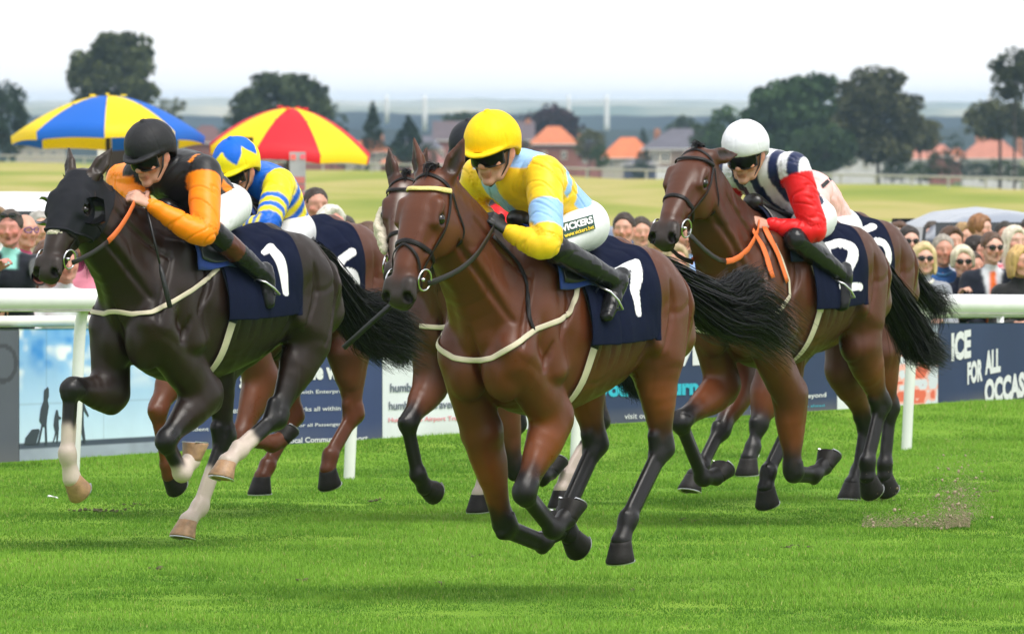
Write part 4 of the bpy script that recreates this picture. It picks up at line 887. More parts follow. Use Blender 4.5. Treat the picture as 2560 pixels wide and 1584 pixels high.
def hand_field(F, wr, w, b, t, curl=.9, sz=1., lab=2, spread=.0):
    """palm, four fingers of unequal length bent at the knuckles, and a thumb from the side of the palm"""
    w = nrm(w); b = nrm(b - w * np.dot(b, w)); t0 = np.cross(b, w); t = t0 if np.dot(t0, t) > 0 else -t0
    kn = wr + w * .085 * sz
    F.cap(wr + w * .015, kn - w * .012, (.030 * sz, .017 * sz), (.038 * sz, .015 * sz), .012, t, lab)
    for i, L in enumerate((.088, .096, .090, .072)):
        p = kn + t * (.030 - .0205 * i) * sz + b * .004; dr = w + t * spread * (1.5 - i) * .3; seg = [L * .45, L * .32, L * .26]; pts = [p - w * .02, p]; a = 0
        for j in range(3):
            a += curl * (1.0, 1.25, .75)[j]; dd = dr * math.cos(a) - b * math.sin(a); p = p + nrm(dd) * seg[j] * sz; pts.append(p)
        F.chain(pts, [.0105 * sz, .0098 * sz, .0092 * sz, .0085 * sz, .0075 * sz], .004, lab=lab)
    p0 = wr + w * .028 * sz + t * .026 * sz - b * .006; p1 = p0 + (w * .45 + t * .55 - b * .35) * .040 * sz; p2 = p1 + (w * .8 - b * (.3 + .3 * curl) - t * .1 * curl) * .030 * sz; p3 = p2 + (w * .7 - b * .5 - t * .45 * curl) * .025 * sz
    F.chain([p0, p1, p2, p3], [.014 * sz, .0115 * sz, .0105 * sz, .0085 * sz], .008, lab=lab)
def skin_cols(L, skin=SKIN, lips=.8, stub=None):
    sk = np.array(skin); pal = np.tile(sk, (40, 1)); pal[14] = sk * V(1.08, .86, .84); pal[15] = sk * .62; pal[16] = sk * V(.95, .70, .68) * .95; pal[17] = sk * .25; return pal[L]
def vsmooth(c, F, n, it=2):
    e = np.concatenate([F[:, [0, 1]], F[:, [1, 2]], F[:, [2, 3]], F[:, [3, 0]]]); dg = np.maximum(np.bincount(e.ravel(), minlength=n), 1)[:, None]
    for _ in range(it): c = .4 * c + .6 * np.stack([np.bincount(e[:, 0], c[e[:, 1], i], n) + np.bincount(e[:, 1], c[e[:, 0], i], n) for i in range(3)], 1) / dg
    return c
def vnormals(P, F):
    a = P[F[:, 2]] - P[F[:, 0]]; b = P[F[:, 3]] - P[F[:, 1]]; n = np.cross(a, b); N = np.zeros_like(P)
    for k in range(4):
        for i in range(3): N[:, i] += np.bincount(F[:, k], n[:, i], len(P))
    return N / (np.linalg.norm(N, axis=1, keepdims=True) + 1e-12)
def wrinkle(P, F, amp=.005, sc=11., seed=0, st=(1, 1, 1), ax=None):
    """folds of cloth: soft swells and narrow creases, closer together along ax"""
    N = vnormals(P, F); Q = P * np.array(st)
    if ax is not None: ax = np.asarray(ax, float); ax = ax if ax.ndim == 2 else np.tile(ax, (len(P), 1)); d = (Q * ax).sum(1, keepdims=True); pp = np.cross(ax, V(.3, .9, .3)); pp /= np.linalg.norm(pp, axis=1, keepdims=True) + 1e-9; Q = Q * .36 + ax * (d + .85 * (Q * pp).sum(1, keepdims=True)) * .95
    Q = Q * sc + seed; n = hashn(Q); m = hashn(Q * 2.3 + 3.7)
    h = (.42 * n + .22 * m - .95 * np.clip(1 - np.abs(n + .3 * m) * 5.5, 0, 1) ** 1.3) if ax is not None else (.8 * n + .35 * m - .9 * np.clip(1 - np.abs(n + .3 * m) * 4, 0, 1) ** 1.5)
    return P + N * (h * amp)[:, None]

skinm = lambda: vcol('skin', .48, .4, .06, 200, 60, .10, sss=.0)
silk = lambda: vcol('jockey_silk', .40, .28, .10, 300, 40, .05, sheen=.05)
def cloth(name, c, rough=.75, sheen=.2, bump=.12): return plain(name, c, rough, sheen=sheen if max(c) > .1 else 0, spec=.3 if max(c) > .1 else .12, nscale=18, namp=.07, bump=bump, bscale=250)

JOCK = []
def build_jockey(H, label, pts, face, cols, hat, breech=(.74, .75, .78), boot=(.012, .012, .014), boottop=None, gloves=None, goggles=True, h=.0075, collar=None, group=None, lat=None, bt0=.02, hs=1.06, puff=.016, capsz=1.06):
    """crouching rider. pts: name -> (photo x, photo y, lateral offset) in the horse's frame"""
    fr = H.fr; p = {k: fr.px(v[0], v[1], v[2]) for k, v in pts.items()}
    base = p['hip'] - V(0, 0, .12)
    root = thing('person', label, 'jockey', fr.wor(base), fr.rz, group)
    J = type('J', (), {})(); J.p = p; J.root = root; J.base = base; J.fr = fr
    A = np.array(list(p.values())); lo, hi = A.min(0) - .22, A.max(0) + .22
    hc = p['head']; ya, pi_ = R(face[0]), R(face[1]); f = V(math.cos(ya) * math.cos(pi_), math.sin(ya) * math.cos(pi_), -math.sin(pi_)); u = V(math.cos(ya) * math.sin(pi_), math.sin(ya) * math.sin(pi_), math.cos(pi_)); s = np.cross(u, f)
    if len(face) > 2: a = R(face[2]); s, u = s * math.cos(a) + u * math.sin(a), u * math.cos(a) - s * math.sin(a)
    J.f, J.u, J.s, J.hc = f, u, s, hc; q = lambda a, b, c: hc + (s * a + f * b + u * c) * hs; J.q = q
    sl, sr = p['shL'], p['shR']; hip = p['hip']; nk = p['neck']
    ch = (sl + sr) / 2; ud = nrm(ch - hip); lr = nrm(sl - sr); bk = np.cross(lr, ud); bk = bk if bk[2] > 0 else -bk
    wa = hip * .62 + ch * .38 + bk * .02
    # the body: one skin from the head to the feet
    F = Field(lo, hi, h)
    head_field(F, hc, f, u, hs, nk, .050)
    def torso(G, g, lab):
        G.chain([hip, wa, hip * .25 + ch * .75 + bk * .02, ch * .96 + nk * .04], [(.150 + g, .108 + g), (.146 + g, .110 + g), (.172 + g, .130 + g), (.126 + g, .085 + g)], .04, lr, lab, fine=3)
        G.chain([sl - lr * .02, ch + (nk - ch) * .35, sr + lr * .02], [.062 + g, .07 + g, .062 + g], .05, (0, 0, 1), lab)
        G.cap(ch, nk, .07 + g, .052 + g, .05, lr, lab)
    torso(F, -.012, 1)
    for e, S in ((1, 'L'), (-1, 'R')):
        F.chain([p['sh' + S], p['el' + S], p['wr' + S]], [.046, .036, .026], .02, lab=1)
        F.chain([p['hip'] + lr * e * .09, p['kn' + S], p['an' + S], p['an' + S] * .3 + p['to' + S] * .7], [.08, .045, .028, .014], .02, lab=1)
        w = p['ha' + S] - p['wr' + S]
        hand_field(F, p['wr' + S] + nrm(w) * .012, w, V(.25, e * .75, .55), V(.5, -e * .2, .8), 1.0, 1.02, 2)
    P, Q, L = F.mesh(); P = smooth(P, Q, 1, .3)
    c = skin_cols(L, cols.get('skin', SKIN)); c = vsmooth(c, Q, len(P), 2)
    if gloves: c[L == 2] = gloves
    mk('body', P - base, Q, skinm(), root, c); J.F = F
    # jersey
    G = Field(lo, hi, h); torso(G, puff, 1)
    for e, S in ((1, 'L'), (-1, 'R')):
        a, b_, w_ = p['sh' + S], p['el' + S], p['wr' + S]; m1 = (a + b_) / 2; m2 = (b_ + w_) / 2
        bdir = nrm(b_ - (a + w_) / 2) * .012
        G.chain([a, m1 + bdir, b_ + bdir, m2 + V(0, 0, -.012), w_ * .97 + b_ * .03], [.082, .077, .066, .057, .033], .03, lab=2 if e > 0 else 3, fine=3)
        G.cap(w_ * .98 + b_ * .02, w_ + (b_ - w_) * .12, .035, .040, .01, lab=2 if e > 0 else 3)
    P, Q, L = G.mesh(); P = smooth(P, Q, 1, .4); J.G = G
    P0 = P.copy()
    ax = hip - nk; tau = ((P0 - nk) @ ax) / ax.dot(ax); lx = (P0 - nk) @ lr
    arm = np.where(L == 2, 1, np.where(L == 3, -1, 0)); ta = np.zeros(len(P)); axs = np.tile(nrm(lr + .5 * nrm(ax)), (len(P), 1))
    for v, S in ((1, 'L'), (-1, 'R')):
        a, b_, w_ = p['sh' + S], p['el' + S], p['wr' + S]; l1 = np.linalg.norm(b_ - a); l2 = np.linalg.norm(w_ - b_)
        t1 = np.clip(((P0 - a) @ (b_ - a)) / l1 ** 2, 0, 1); t2 = np.clip(((P0 - b_) @ (w_ - b_)) / l2 ** 2, 0, 1)
        d1 = np.linalg.norm(P0 - a - t1[:, None] * (b_ - a), axis=1); d2 = np.linalg.norm(P0 - b_ - t2[:, None] * (w_ - b_), axis=1)
        t = np.where(d1 < d2, t1 * .55, .55 + .45 * t2); ta = np.where(arm == v, t, ta); k = arm == v; axs[k] = np.where((d1 < d2)[k, None], (b_ - a) / l1, (w_ - b_) / l2)
    bkd = (P0 - (nk + hip) / 2) @ bk
    axs = vsmooth(axs, Q, len(P), 6); axs /= np.linalg.norm(axs, axis=1, keepdims=True); P = wrinkle(P, Q, .0066, 15., sum(map(ord, label[:9])) * .37, ax=axs)
    col = cols['paint'](tau, lx, bkd, arm, ta, P0)
    mk('jersey', P - base, Q, silk(), root, vsmooth(np.array(col, float), Q, len(P), 1))
    # breeches
    B = Field(lo, hi, h); B.chain([hip + ud * .06, hip - ud * .03], [(.150, .108), (.150, .115)], .03, lr, 1)
    for e, S in ((1, 'L'), (-1, 'R')):
        hj = hip + lr * e * .085; kn = p['kn' + S]; an = p['an' + S]; kd = nrm(kn - hj)
        B.chain([hj, (hj + kn) / 2 + V(0, 0, .01), kn - kd * .02], [.108, .086, .042], .04, lab=1, fine=3)
    P, Q, L = B.mesh(); P = smooth(P, Q, 1, .4); P = wrinkle(P, Q, .0035, 15., 5.1 + len(label), ax=kd)
    mk('breeches', P - base, Q, cloth('white_breeches' if min(breech) > .5 else 'dark_breeches', breech, .6), root); J.B = B
    # boots
    for e, S in ((1, 'L'), (-1, 'R')):
        kn, an, to = p['kn' + S], p['an' + S], p['to' + S]; K = Field(np.minimum(np.minimum(kn, an), to) - .13, np.maximum(np.maximum(kn, an), to) + .13, h)
        t0 = kn * (1 - bt0) + an * bt0
        dn = nrm(to - an); hl = an - dn * .045 + nrm(an - kn) * .022
        K.chain([t0, kn * .45 + an * .55, an], [.062, .056, .042], .02, lab=1, fine=2)
        K.chain([hl, an * .5 + to * .5 + nrm(an - kn) * .012, to], [(.038, .036), (.044, .040), (.042, .028)], .03, (0, 1, 0), 1, fine=2)
        P, Q, L = K.mesh(); P = smooth(P, Q, 1, .4)
        tt = ((P - kn) @ (an - kn)) / (an - kn).dot(an - kn)
        P = wrinkle(P, Q, .003, 16., 2.2)
        c = np.tile(np.array(boot), (len(P), 1))
        if boottop: 
            for a0, a1, cc in boottop: c[(tt >= a0) & (tt < a1)] = cc
        mk('boot', P - base, Q, vcol('boot_leather', .24, .34, .1, 60, 30, .15), root, c)
        J.__dict__['boot' + S] = K
    # helmet with its silk
    b = Field(hc - .2, hc + .24, .006); cs = capsz
    b.ell(q(0, -.012, .062), (.128 * cs, .110 * cs, .110 * cs), .01, (f, s, u), 1)
    b.cap(q(0, -.05, .0), q(0, -.045, .04), (.098 * cs, .085 * cs), (.104 * cs, .09 * cs), .03, s, 1)
    b.ell(q(0, .09, -.059), (.20, .2, .100), .01, (nrm(f + u * -.12), s, nrm(u + f * .12)), None, True)
    pk = hat.get('peak', 1)
    if pk:
        arc = [q(.100 * math.sin(a), -.012 + (.112 + .040 * math.cos(a)) * math.cos(a), (.048 - .014 * math.cos(a))) for a in np.linspace(-1.25, 1.25, 13)]
        b.chain(arc, [(.010, .021 * (1 - .65 * abs(a) / 1.25) + .003) for a in np.linspace(-1.25, 1.25, 13)], .008, u, 2)
    b.ell(q(0, -.012, .176), (.016, .016, .007), .006, (f, s, u), 3)
    P, Q, L = b.mesh(); P = smooth(P, Q, 1, .4)
    az = np.arctan2((P - hc) @ s, (P - hc) @ f + .012); hu = (P - hc) @ u
    seam = np.abs(((az * 6 / (2 * math.pi) + .5) % 1) - .5)
    P = P - vnormals(P, Q) * (np.clip(1 - seam * 18, 0, 1) * .0022 * (hu > .05))[:, None]; P = wrinkle(P, Q, .0011, 24., 1.3)
    cc = hat['paint'](az, hu, L) if 'paint' in hat else np.tile(np.array(hat['col'], float), (len(P), 1))
    mk('helmet', P - base, Q, vcol('cap_silk', .55, .2, .08, 260, 30, .05), root, vsmooth(cc, Q, len(P), 1))
    # goggles: curved lens with a frame and a strap round the helmet
    if goggles:
        g = MB(); n = 16; rows = []
        for z, r in ((.040, .0), (.034, .007), (.006, .012), (-.020, .010), (-.028, .002)):
            rows.append([q(.083 * math.sin(a), .010 + (.098 + r) * math.cos(a) , z - (.010 * max(0, 1 - abs(a) * 5) if z > -.005 else -.012 * max(0, 1 - abs(a) * 3.2))) for a in np.linspace(-1.15, 1.15, n)])
        Pp = [x for r in rows for x in r]; g.raw([x - base for x in Pp], [(i * n + j, i * n + j + 1, (i + 1) * n + j + 1, (i + 1) * n + j) for i in range(len(rows) - 1) for j in range(n - 1)])
        go = g.build('goggles', plain('dark_goggle_lens', (.006, .006, .007), .12, spec=.16), root, True)
        g = MB(); rim = rows[0] + rows[-1][::-1]; g.tube([x - base for x in rim], .0042, 6, closed=True); g.build('goggle_frame', plain('black_rubber', (.012, .012, .012), .6), go, True)
        for e in (1, -1):
            g = MB(); g.tube([q(e * .078, .045, .020) - base, q(e * .092, .0, .025) - base, q(e * .100, -.05, .03) - base, q(e * .07, -.115, .04) - base], [(.010, .002)] * 4, 6, side=u); g.build('goggle_strap', plain('black_rubber', (.012, .012, .012), .6), go, True)
    # chin strap
    g = MB()
    for e in (1, -1): g.tube([q(e * .088, .012, .02) - base, q(e * .078, .03, -.04) - base, q(e * .052, .05, -.085) - base, q(0, .062, -.128) - base], [(.009, .0025)] * 4, 6, side=f)
    g.build('chin_strap', plain('black_rubber', (.012, .012, .012), .6), root, True)
    if collar is not None:
        n = MB(); ring = [nk + (hc - nk) * .12 + (lr * math.cos(a) * .056 + np.cross(lr, nrm(hc - nk)) * math.sin(a) * .056) for a in np.linspace(0, 2 * math.pi, 20)[:-1]]
        n.tube([x - base for x in ring], (.022), 8, closed=True); n.build('neck_gaiter', cloth('dark_neck_cloth', collar, .8), root, True)
    JOCK.append(J); return J

def loft_patch(F, fr, name, xs, phis, off, mat, root, colf=None, zc=1.22, flare=0., T=None, hang=0.):
    """a cloth laid over the horse: rows along the back (xs), columns round the barrel (phis, degrees from the spine)"""
    nx, nf = len(xs), len(phis); P = []
    for x in xs:
        for a in phis: a = R(a); P.append((x, .42 * math.sin(a), zc + .50 * math.cos(a)))
    def proj(P, it):
        for _ in range(it):
            g = F.grad(P); g[:, 0] = 0; n2 = np.maximum((g ** 2).sum(1), .25); P = P - g * ((F.sample(P) - off) / n2)[:, None]
        return P
    P = proj(np.array(P), 7); G = P.reshape(nx, nf, 3).copy()
    for _ in range(8):
        G[1:-1] = .5 * G[1:-1] + .25 * (G[:-2] + G[2:]); G[:, 1:-1] = .5 * G[:, 1:-1] + .25 * (G[:, :-2] + G[:, 2:])
    P = proj(G.reshape(-1, 3), 2); N = F.grad(P); arc = .46 * np.arctan2(P[:, 1], P[:, 2] - 1.2)
    wv = hashn(P * V(12, 4, 3.2) + 3.3) * .010 + hashn(P * V(26, 9, 7) + 1.7) * .0035
    P0 = P.copy(); P = P + N * (np.abs(wv) + flare * np.clip(np.abs(arc) - .3, 0, 1))[:, None]
    B = P - N * .006
    idx = np.arange(nx * nf).reshape(nx, nf); q = np.stack([idx[:-1, :-1], idx[1:, :-1], idx[1:, 1:], idx[:-1, 1:]], -1).reshape(-1, 4)
    n = nx * nf; bq = q[:, ::-1] + n
    rim = np.concatenate([idx[0, :], idx[1:, -1], idx[-1, -2::-1], idx[-2:0:-1, 0]]); r2 = np.roll(rim, -1); side = np.stack([rim, r2, r2 + n, rim + n], 1)
    C = None
    if colf is not None: C = colf(P0[:, 0], arc); C = np.concatenate([C, C])
    return mk(name, np.concatenate([P, B]), np.concatenate([q, bq, side]), mat, root, C)

def stroke_mask(u, v, strokes, w):
    m = np.zeros(len(u), bool)
    for pl in strokes:
        for a, b in zip(pl[:-1], pl[1:]):
            a = V(*a); b = V(*b); ab = b - a; t = np.clip(((u - a[0]) * ab[0] + (v - a[1]) * ab[1]) / (ab.dot(ab) + 1e-9), 0, 1)
            m |= np.hypot(u - a[0] - t * ab[0], v - a[1] - t * ab[1]) < w
    return m
def arcpts(cx, cy, r, a0, a1, n=14, ry=None): return [(cx + r * math.cos(R(a)), cy + (ry or r) * math.sin(R(a))) for a in np.linspace(a0, a1, n)]
GLY = {'7': [[(-.5, 1), (.5, 1), (.3, .6), (.02, 0), (-.08, -.95)]], '1': [[(-.16, .86), (.05, .98), (.05, -1)]], '2': [arcpts(0, .48, .48, 165, -40, 14, .5) + [(.1, -.25), (-.5, -.95), (.55, -.95)]],
 '6': [arcpts(.0, -.4, .48, 0, 360, 20, .58), [(-.48, -.4), (-.38, .3), (-.05, .8), (.35, .98)]], '3': [arcpts(0, .5, .45, 150, -80, 12, .48), arcpts(0, -.47, .5, 85, -150, 12, .52)], '5': [[(.45, 1), (-.35, 1), (-.42, .15), (-.1, .32)], arcpts(0, -.35, .5, 100, -150, 14, .62)]}
NAVY = V(.0065, .0095, .027)
def saddle_set(H, num, nx, nv, size=.26, x0=-.42, x1=.16, phi=102, flapcol=(.02, .02, .022), padcol=(.02, .05, .25), seat=(-.08, .30), wid=.030):
    fr, F, root = H.fr, H.F, H.root
    phis = np.linspace(-phi, phi, 261); xs = np.linspace(x0, x1, 150)
    def cf(x, arc):
        c = np.tile(NAVY, (len(x), 1)); u = (-(x - nx)) / (size * .5); v = -(np.abs(arc) - nv) / (size * .5); uu = np.where(arc > 0, u, -u)
        m = stroke_mask(uu, v, GLY[num], wid / (size * .5)); c[m] = (.80, .80, .82); return c
    loft_patch(F, fr, 'saddle_cloth', xs, phis, .012, vcol('saddle_cloth_fabric', .85, .08, .2, 200, 30, .15), root, cf, flare=.05)
    s0, s1 = seat
    pad = loft_patch(F, fr, 'saddle_pad', np.linspace(s0 - .02, s1 + .03, 24), np.linspace(-66, 66, 51), .026, cloth('saddle_pad_' + ('blue' if padcol[2] > .1 else 'pale'), padcol), root)
    loft_patch(F, fr, 'saddle_flap', np.linspace(s0, s1, 24), np.linspace(-62, 62, 51), .036, plain('saddle_leather_%d' % int(flapcol[0] * 900), flapcol, .35, nscale=20, namp=.2, bump=.1), root)
    # seat: low pommel and cantle
    b = Field((s0 - .1, -.2, 1.3), (s1 + .1, .2, 1.85), .012); top = F.project(np.array([(x, 0, 1.7) for x in np.linspace(s0, s1, 6)]), .045)
    b.chain(top + V(0, 0, .0), [(.085, .035), (.075, .022), (.06, .02), (.05, .02), (.055, .028), (.06, .045)], .02, lab=1, fine=2)
    P, Q, L = b.mesh(); mk('saddle_seat', P, Q, plain('saddle_seat_leather', (.018, .016, .016), .32, nscale=20, namp=.2, bump=.1), root)
def girth(H, x, mat, phi0=60, w=.060, lower=None):
    """surcingle round the barrel, buckled to an elastic lower half"""
    o = None
    for a0, a1, m, nm in ((phi0, 104, mat, 'girth'), (256, 360 - phi0, mat, 'girth'), (102, 258, lower or mat, 'girth_elastic')):
        a = np.linspace(a0, a1, 30); P = np.array([(x, .45 * math.sin(R(t)), 1.2 + .5 * math.cos(R(t))) for t in a]); P = H.barrel.project(P, .012, 5)
        D = H.F.sample(P); up = np.where(P[:, 2] > 1.0, np.clip(.010 - D, 0, .05), 0); P = P + H.barrel.grad(P) * up[:, None]
        b = MB(); strap(b, H.barrel, P, w if nm == 'girth' else w * .8, .006, .008, False); b.build(nm, m, H.root, True)
def bust_girth(H, pl, mat, w=.025, name='breast_girth', both=True):
    """elastic band round the breast: traced on the near side, mirrored to the far side"""
    pts = H.fr.hits(H.F, pl, .004, 7); pts = [p for p in pts if p[1] > .015]; k = [pts[0]]
    for p in pts[1:]:
        if np.linalg.norm(p - k[-1]) < .16: k.append(p)
    pts = k
    f = pts[0]; c = V(f[0] + .02, 0, f[2] - .005); m = [V(p[0], -p[1], p[2]) for p in pts[::-1]]
    P = np.array(cat_rom((m + [c] + pts) if both else pts, 2)); b = MB(); strap(b, H.F, P, w, .005, .004); return b.build(name, mat, H.root, True)

def bridle(H, lines, mat, w=.020, mirror=True, name='bridle'):
    """leather straps traced on the head with sight lines, mirrored across the head"""
    b = MB()
    for ln in lines:
        pl, ww = (ln, w) if not isinstance(ln, tuple) else ln
        if isinstance(pl[0][0], str): pts = [H.hp(*p[1:]) for p in pl]; pts = cat_rom(pts, 5)
        else: pts = H.fr.hits(H.F, pl, .003, 5)
        if len(pts) < 3: continue
        strap(b, H.F, pts, ww, .005, .003)
        if mirror and not isinstance(pl[0][0], str):
            mp = [p - 2 * H.s * np.dot(p - H.poll, H.s) for p in pts]; strap(b, H.F, mp, ww, .005, .003)
    return b.build(name, mat, H.root, True)
def ring(c, nrml, r, t=.004, sx=1., n=18):
    u = nrm(np.cross(nrml, (0.1, .2, 1))); v = np.cross(nrm(nrml), u); b = MB(); b.tube([np.asarray(c) + u * r * math.cos(a) * sx + v * r * math.sin(a) for a in np.linspace(0, 2 * math.pi, n, endpoint=False)], t, 6, closed=True); return b
STEEL = lambda: plain('polished_steel', (.62, .62, .64), .2, 1.)
LEATHER = lambda: plain('black_tack_leather', (.012, .010, .010), .45, spec=.22, nscale=40, namp=.25, bump=.15)
def head_tack(H, noseband=True, bit=True, cheek=True, mat=None, brow=None, w=.018):
    """bridle laid out in the head's own frame: headpiece, browband, cheekpieces, noseband, bit rings"""
    mat = mat or LEATHER(); b = MB(); F = H.F; hp = H.hp
    def st(pts, ww=w, close=False, off=.003): strap(b, F, cat_rom(pts, 5), ww, .005, off)
    ringpos = []
    for e in (1, -1):
        st([hp(.02, e * .0, .06), hp(.035, e * .06, .05), hp(.06, e * .105, .02), hp(.13, e * .12, -.0), hp(.24, e * .12, -.012), hp(.36, e * .085, -.018), hp(.47, e * .07, -.02)])
        st([hp(.06, e * .105, .0), hp(.12, e * .105, -.09), hp(.17, e * .07, -.17), hp(.18, 0, -.19)], w * .8)
    if noseband:
        st([hp(.36, a, n) for a, n in ((.0, -.11), (.05, -.09), (.078, -.03), (.07, .03), (.035, .06), (0, .065), (-.035, .06), (-.07, .03), (-.078, -.03), (-.05, -.09), (0, -.11))], w * 1.25)
    if noseband == 'cross':
        for e in (1, -1): st([hp(.37, 0, .065), hp(.41, e * .04, .05), hp(.47, e * .066, .0), hp(.50, e * .06, -.04), hp(.51, 0, -.08)], w * .8, off=.006)
    bo = b.build('bridle', mat, H.root, True)
    if brow is not False:
        bb = MB(); strap(bb, F, cat_rom([hp(.06, -.105, .02), hp(.085, -.085, .07), hp(.10, -.04, .10), hp(.105, 0, .105), hp(.10, .04, .10), hp(.085, .085, .07), hp(.06, .105, .02)], 6), w * 1.3, .010, .004); bb.build('browband', brow or mat, bo, True)
    if bit:
        for e in (1, -1):
            c = hp(.49, e * .083, -.022); r = ring(c, H.s + .15 * H.d, .046, .005); r.tube([hp(.485, e * .05, -.02), c], .008, 8); r.build('bit_ring', STEEL(), bo, True); ringpos.append(c)
    H.bit = ringpos; return bo
def reins(H, J, lefth=None, col=(.016, .014, .014), grip=None, sag=.02, w=.026):
    """from the bit rings to the rider's hands"""
    for e, S in ((1, 'L'), (-1, 'R')):
        a = H.bit[0 if e > 0 else 1] - H.n * .03; hd = J.p['wr' + S] * .25 + J.p['ha' + S] * .75
        n = 12; pts = [a + (hd - a) * t + V(0, e * .04, -sag * 2) * math.sin(math.pi * t) for t in np.linspace(0, 1, n)]
        D = H.F.sample(np.array(pts)); P = np.array(pts); bad = D < .012
        if bad.any(): P[bad] = H.F.project(P[bad], .012, 4)
        b = MB(); k = int(n * .45)
        b.tube(P[:k + 1] if grip else P, [(w / 2, .0025)] * (k + 1 if grip else n), 8, side=V(0, 0, 1)); o = b.build('rein', plain('rein_leather', col, .4, nscale=30, namp=.2), H.root, True)
        if grip: b = MB(); b.tube(P[k:], [(w * .62, .004)] * (n - k), 8, side=V(0, 0, 1)); b.build('rein_grip', plain('orange_rubber_rein', grip, .6, bump=.3, bscale=200), o, True)
def stirrup(H, J, S='L'):
    to, an = J.p['to' + S], J.p['an' + S]; c = an * .3 + to * .7; dn = nrm(to - an); sole = nrm(an - J.p['kn' + S]); sole = nrm(sole - dn * sole.dot(dn)); lt = np.cross(dn, sole)
    top = H.F.project(np.array([[.16, .20 if S == 'L' else -.20, 1.42]]), .045)[0]; w_ = nrm(top - c); w_ = nrm(w_ - lt * w_.dot(lt)); c = c + sole * .035
    b = MB(); P = [c + lt * .056 * x for x in (-1, -.5, 0, .5, 1)] + [c + lt * .058 + w_ * .05, c + lt * .042 + w_ * .10, c + w_ * .135, c - lt * .042 + w_ * .10, c - lt * .058 + w_ * .05]
    b.tube(P, .0055, 6, closed=True); o = b.build('stirrup_iron', plain('stirrup_alloy', (.7, .7, .72), .3, 1.), H.root, True)
    b = MB(); b.tube([top, (top + c + w_ * .135) / 2 + V(0, .01 if S == 'L' else -.01, 0), c + w_ * .135], [(.009, .002)] * 3, 6, side=V(1, 0, 0)); b.build('stirrup_leather', LEATHER(), o, True)
def decal_text(fr, Fd, body, quad, mat, parent, base, off=.008, bold=.02):
    """lettering laid on a surface: its box spans the four photo points tl, tr, br, bl"""
    P, F = text_mesh(body, 1., bold); lo, hi = P.min(0), P.max(0); t = (P - lo) / np.maximum(hi - lo, 1e-6); q = [V(*a) for a in quad]; out = []
    for a, b, _ in t:
        p = (q[3] * (1 - a) + q[2] * a) * (1 - b) + (q[0] * (1 - a) + q[1] * a) * b; h = fr.hit(Fd, p[0], p[1], off); out.append(h if h is not None else (out[-1] if out else V(0, 0, 0)))
    return mk('lettering', np.array(out) - base, F, mat, parent, smoothf=False)
def decal_patch(name, fr, Fd, quad, mat, parent, base, off=.005, n=10):
    q = [V(*a) for a in quad]; out = []; last = None
    for j in range(n + 1):
        for i in range(n + 1):
            a, b = i / n, j / n; p = (q[0] * (1 - a) + q[1] * a) * (1 - b) + (q[3] * (1 - a) + q[2] * a) * b; h = fr.hit(Fd, p[0], p[1], off); last = h if h is not None else last; out.append(last)
    I = np.arange((n + 1) ** 2).reshape(n + 1, n + 1); f = np.stack([I[:-1, :-1], I[1:, :-1], I[1:, 1:], I[:-1, 1:]], -1).reshape(-1, 4)
    return mk(name, np.array(out) - base, f, mat, parent)

def blinker_hood(H, mat, cup):
    """close cloth hood over the head with a cup beside each eye"""
    F, hp, k = H.F, H.hp, H.k; nt, na = 44, 64; P = []
    for i in range(nt):
        t = -.02 + .37 * i / (nt - 1)
        for j in range(na): a = 2 * math.pi * j / na; tt = t + (.035 * math.cos(a) if t > .2 else 0) - (.05 * max(0, -math.cos(a)) if t > .25 else 0); P.append(hp(tt, .13 * math.sin(a), -.02 + .16 * math.cos(a)))
    P = F.project(np.array(P), .007, 5); I = np.arange(nt * na).reshape(nt, na); J = np.roll(I, -1, 1); q = np.stack([I[:-1], I[1:], J[1:], J[:-1]], -1).reshape(-1, 4)
    P0 = P.copy(); P = smooth(P, q, 2, .4); P = P + F.grad(P) * (np.maximum(0, .005 - F.sample(P)) + .0035 * np.clip(hashn(P * V(26, 26, 26)) + .3, 0, 1))[:, None]
    ey = [hp(.213, s * .106, .033) for s in (1, -1)]; fc = P[q].mean(1); m = np.ones(len(q), bool)
    for e in ey: m &= np.linalg.norm(fc - e, axis=1) > .040 * k
    for e in (1, -1): m &= np.linalg.norm(fc - hp(-.01, e * .066, .03), axis=1) > .050 * k
    o = mk('blinker_hood', P, q[m], mat, H.root)
    ln = MB(); ln.tube([P[(nt - 1) * na + j] for j in range(na)], .007, 6, closed=True); ln.build('hood_binding', mat, o, True)
    for s in (1, -1):
        e = hp(.225, s * .122, .030); ax = nrm(H.s * s * .9 - H.d * .35 - H.n * .35); b = MB(); rows = []; u = nrm(np.cross(ax, H.n)); v = np.cross(ax, u)
        for r, h in ((.064, -.015), (.076, .020), (.076, .055), (.060, .088)):
            pts = []
            for j in range(13): a = R(-110 + 220 * j / 12); w = math.cos(a) * (-H.d * .45 - H.n * 1.0) + math.sin(a) * (H.d - H.n * .45); w = nrm(w - ax * w.dot(ax)); pts.append(e + w * r * k + ax * h * k)
            rows.append(pts)
        b.raw([p for r in rows for p in r], [(i * 13 + j, i * 13 + j + 1, (i + 1) * 13 + j + 1, (i + 1) * 13 + j) for i in range(3) for j in range(12)]); b.raw([p + (e - p) * .04 for r in rows for p in r], [(i * 13 + j, (i + 1) * 13 + j, (i + 1) * 13 + j + 1, i * 13 + j + 1) for i in range(3) for j in range(12)])
        c = b.build('blinker_cup', cup, o, True)
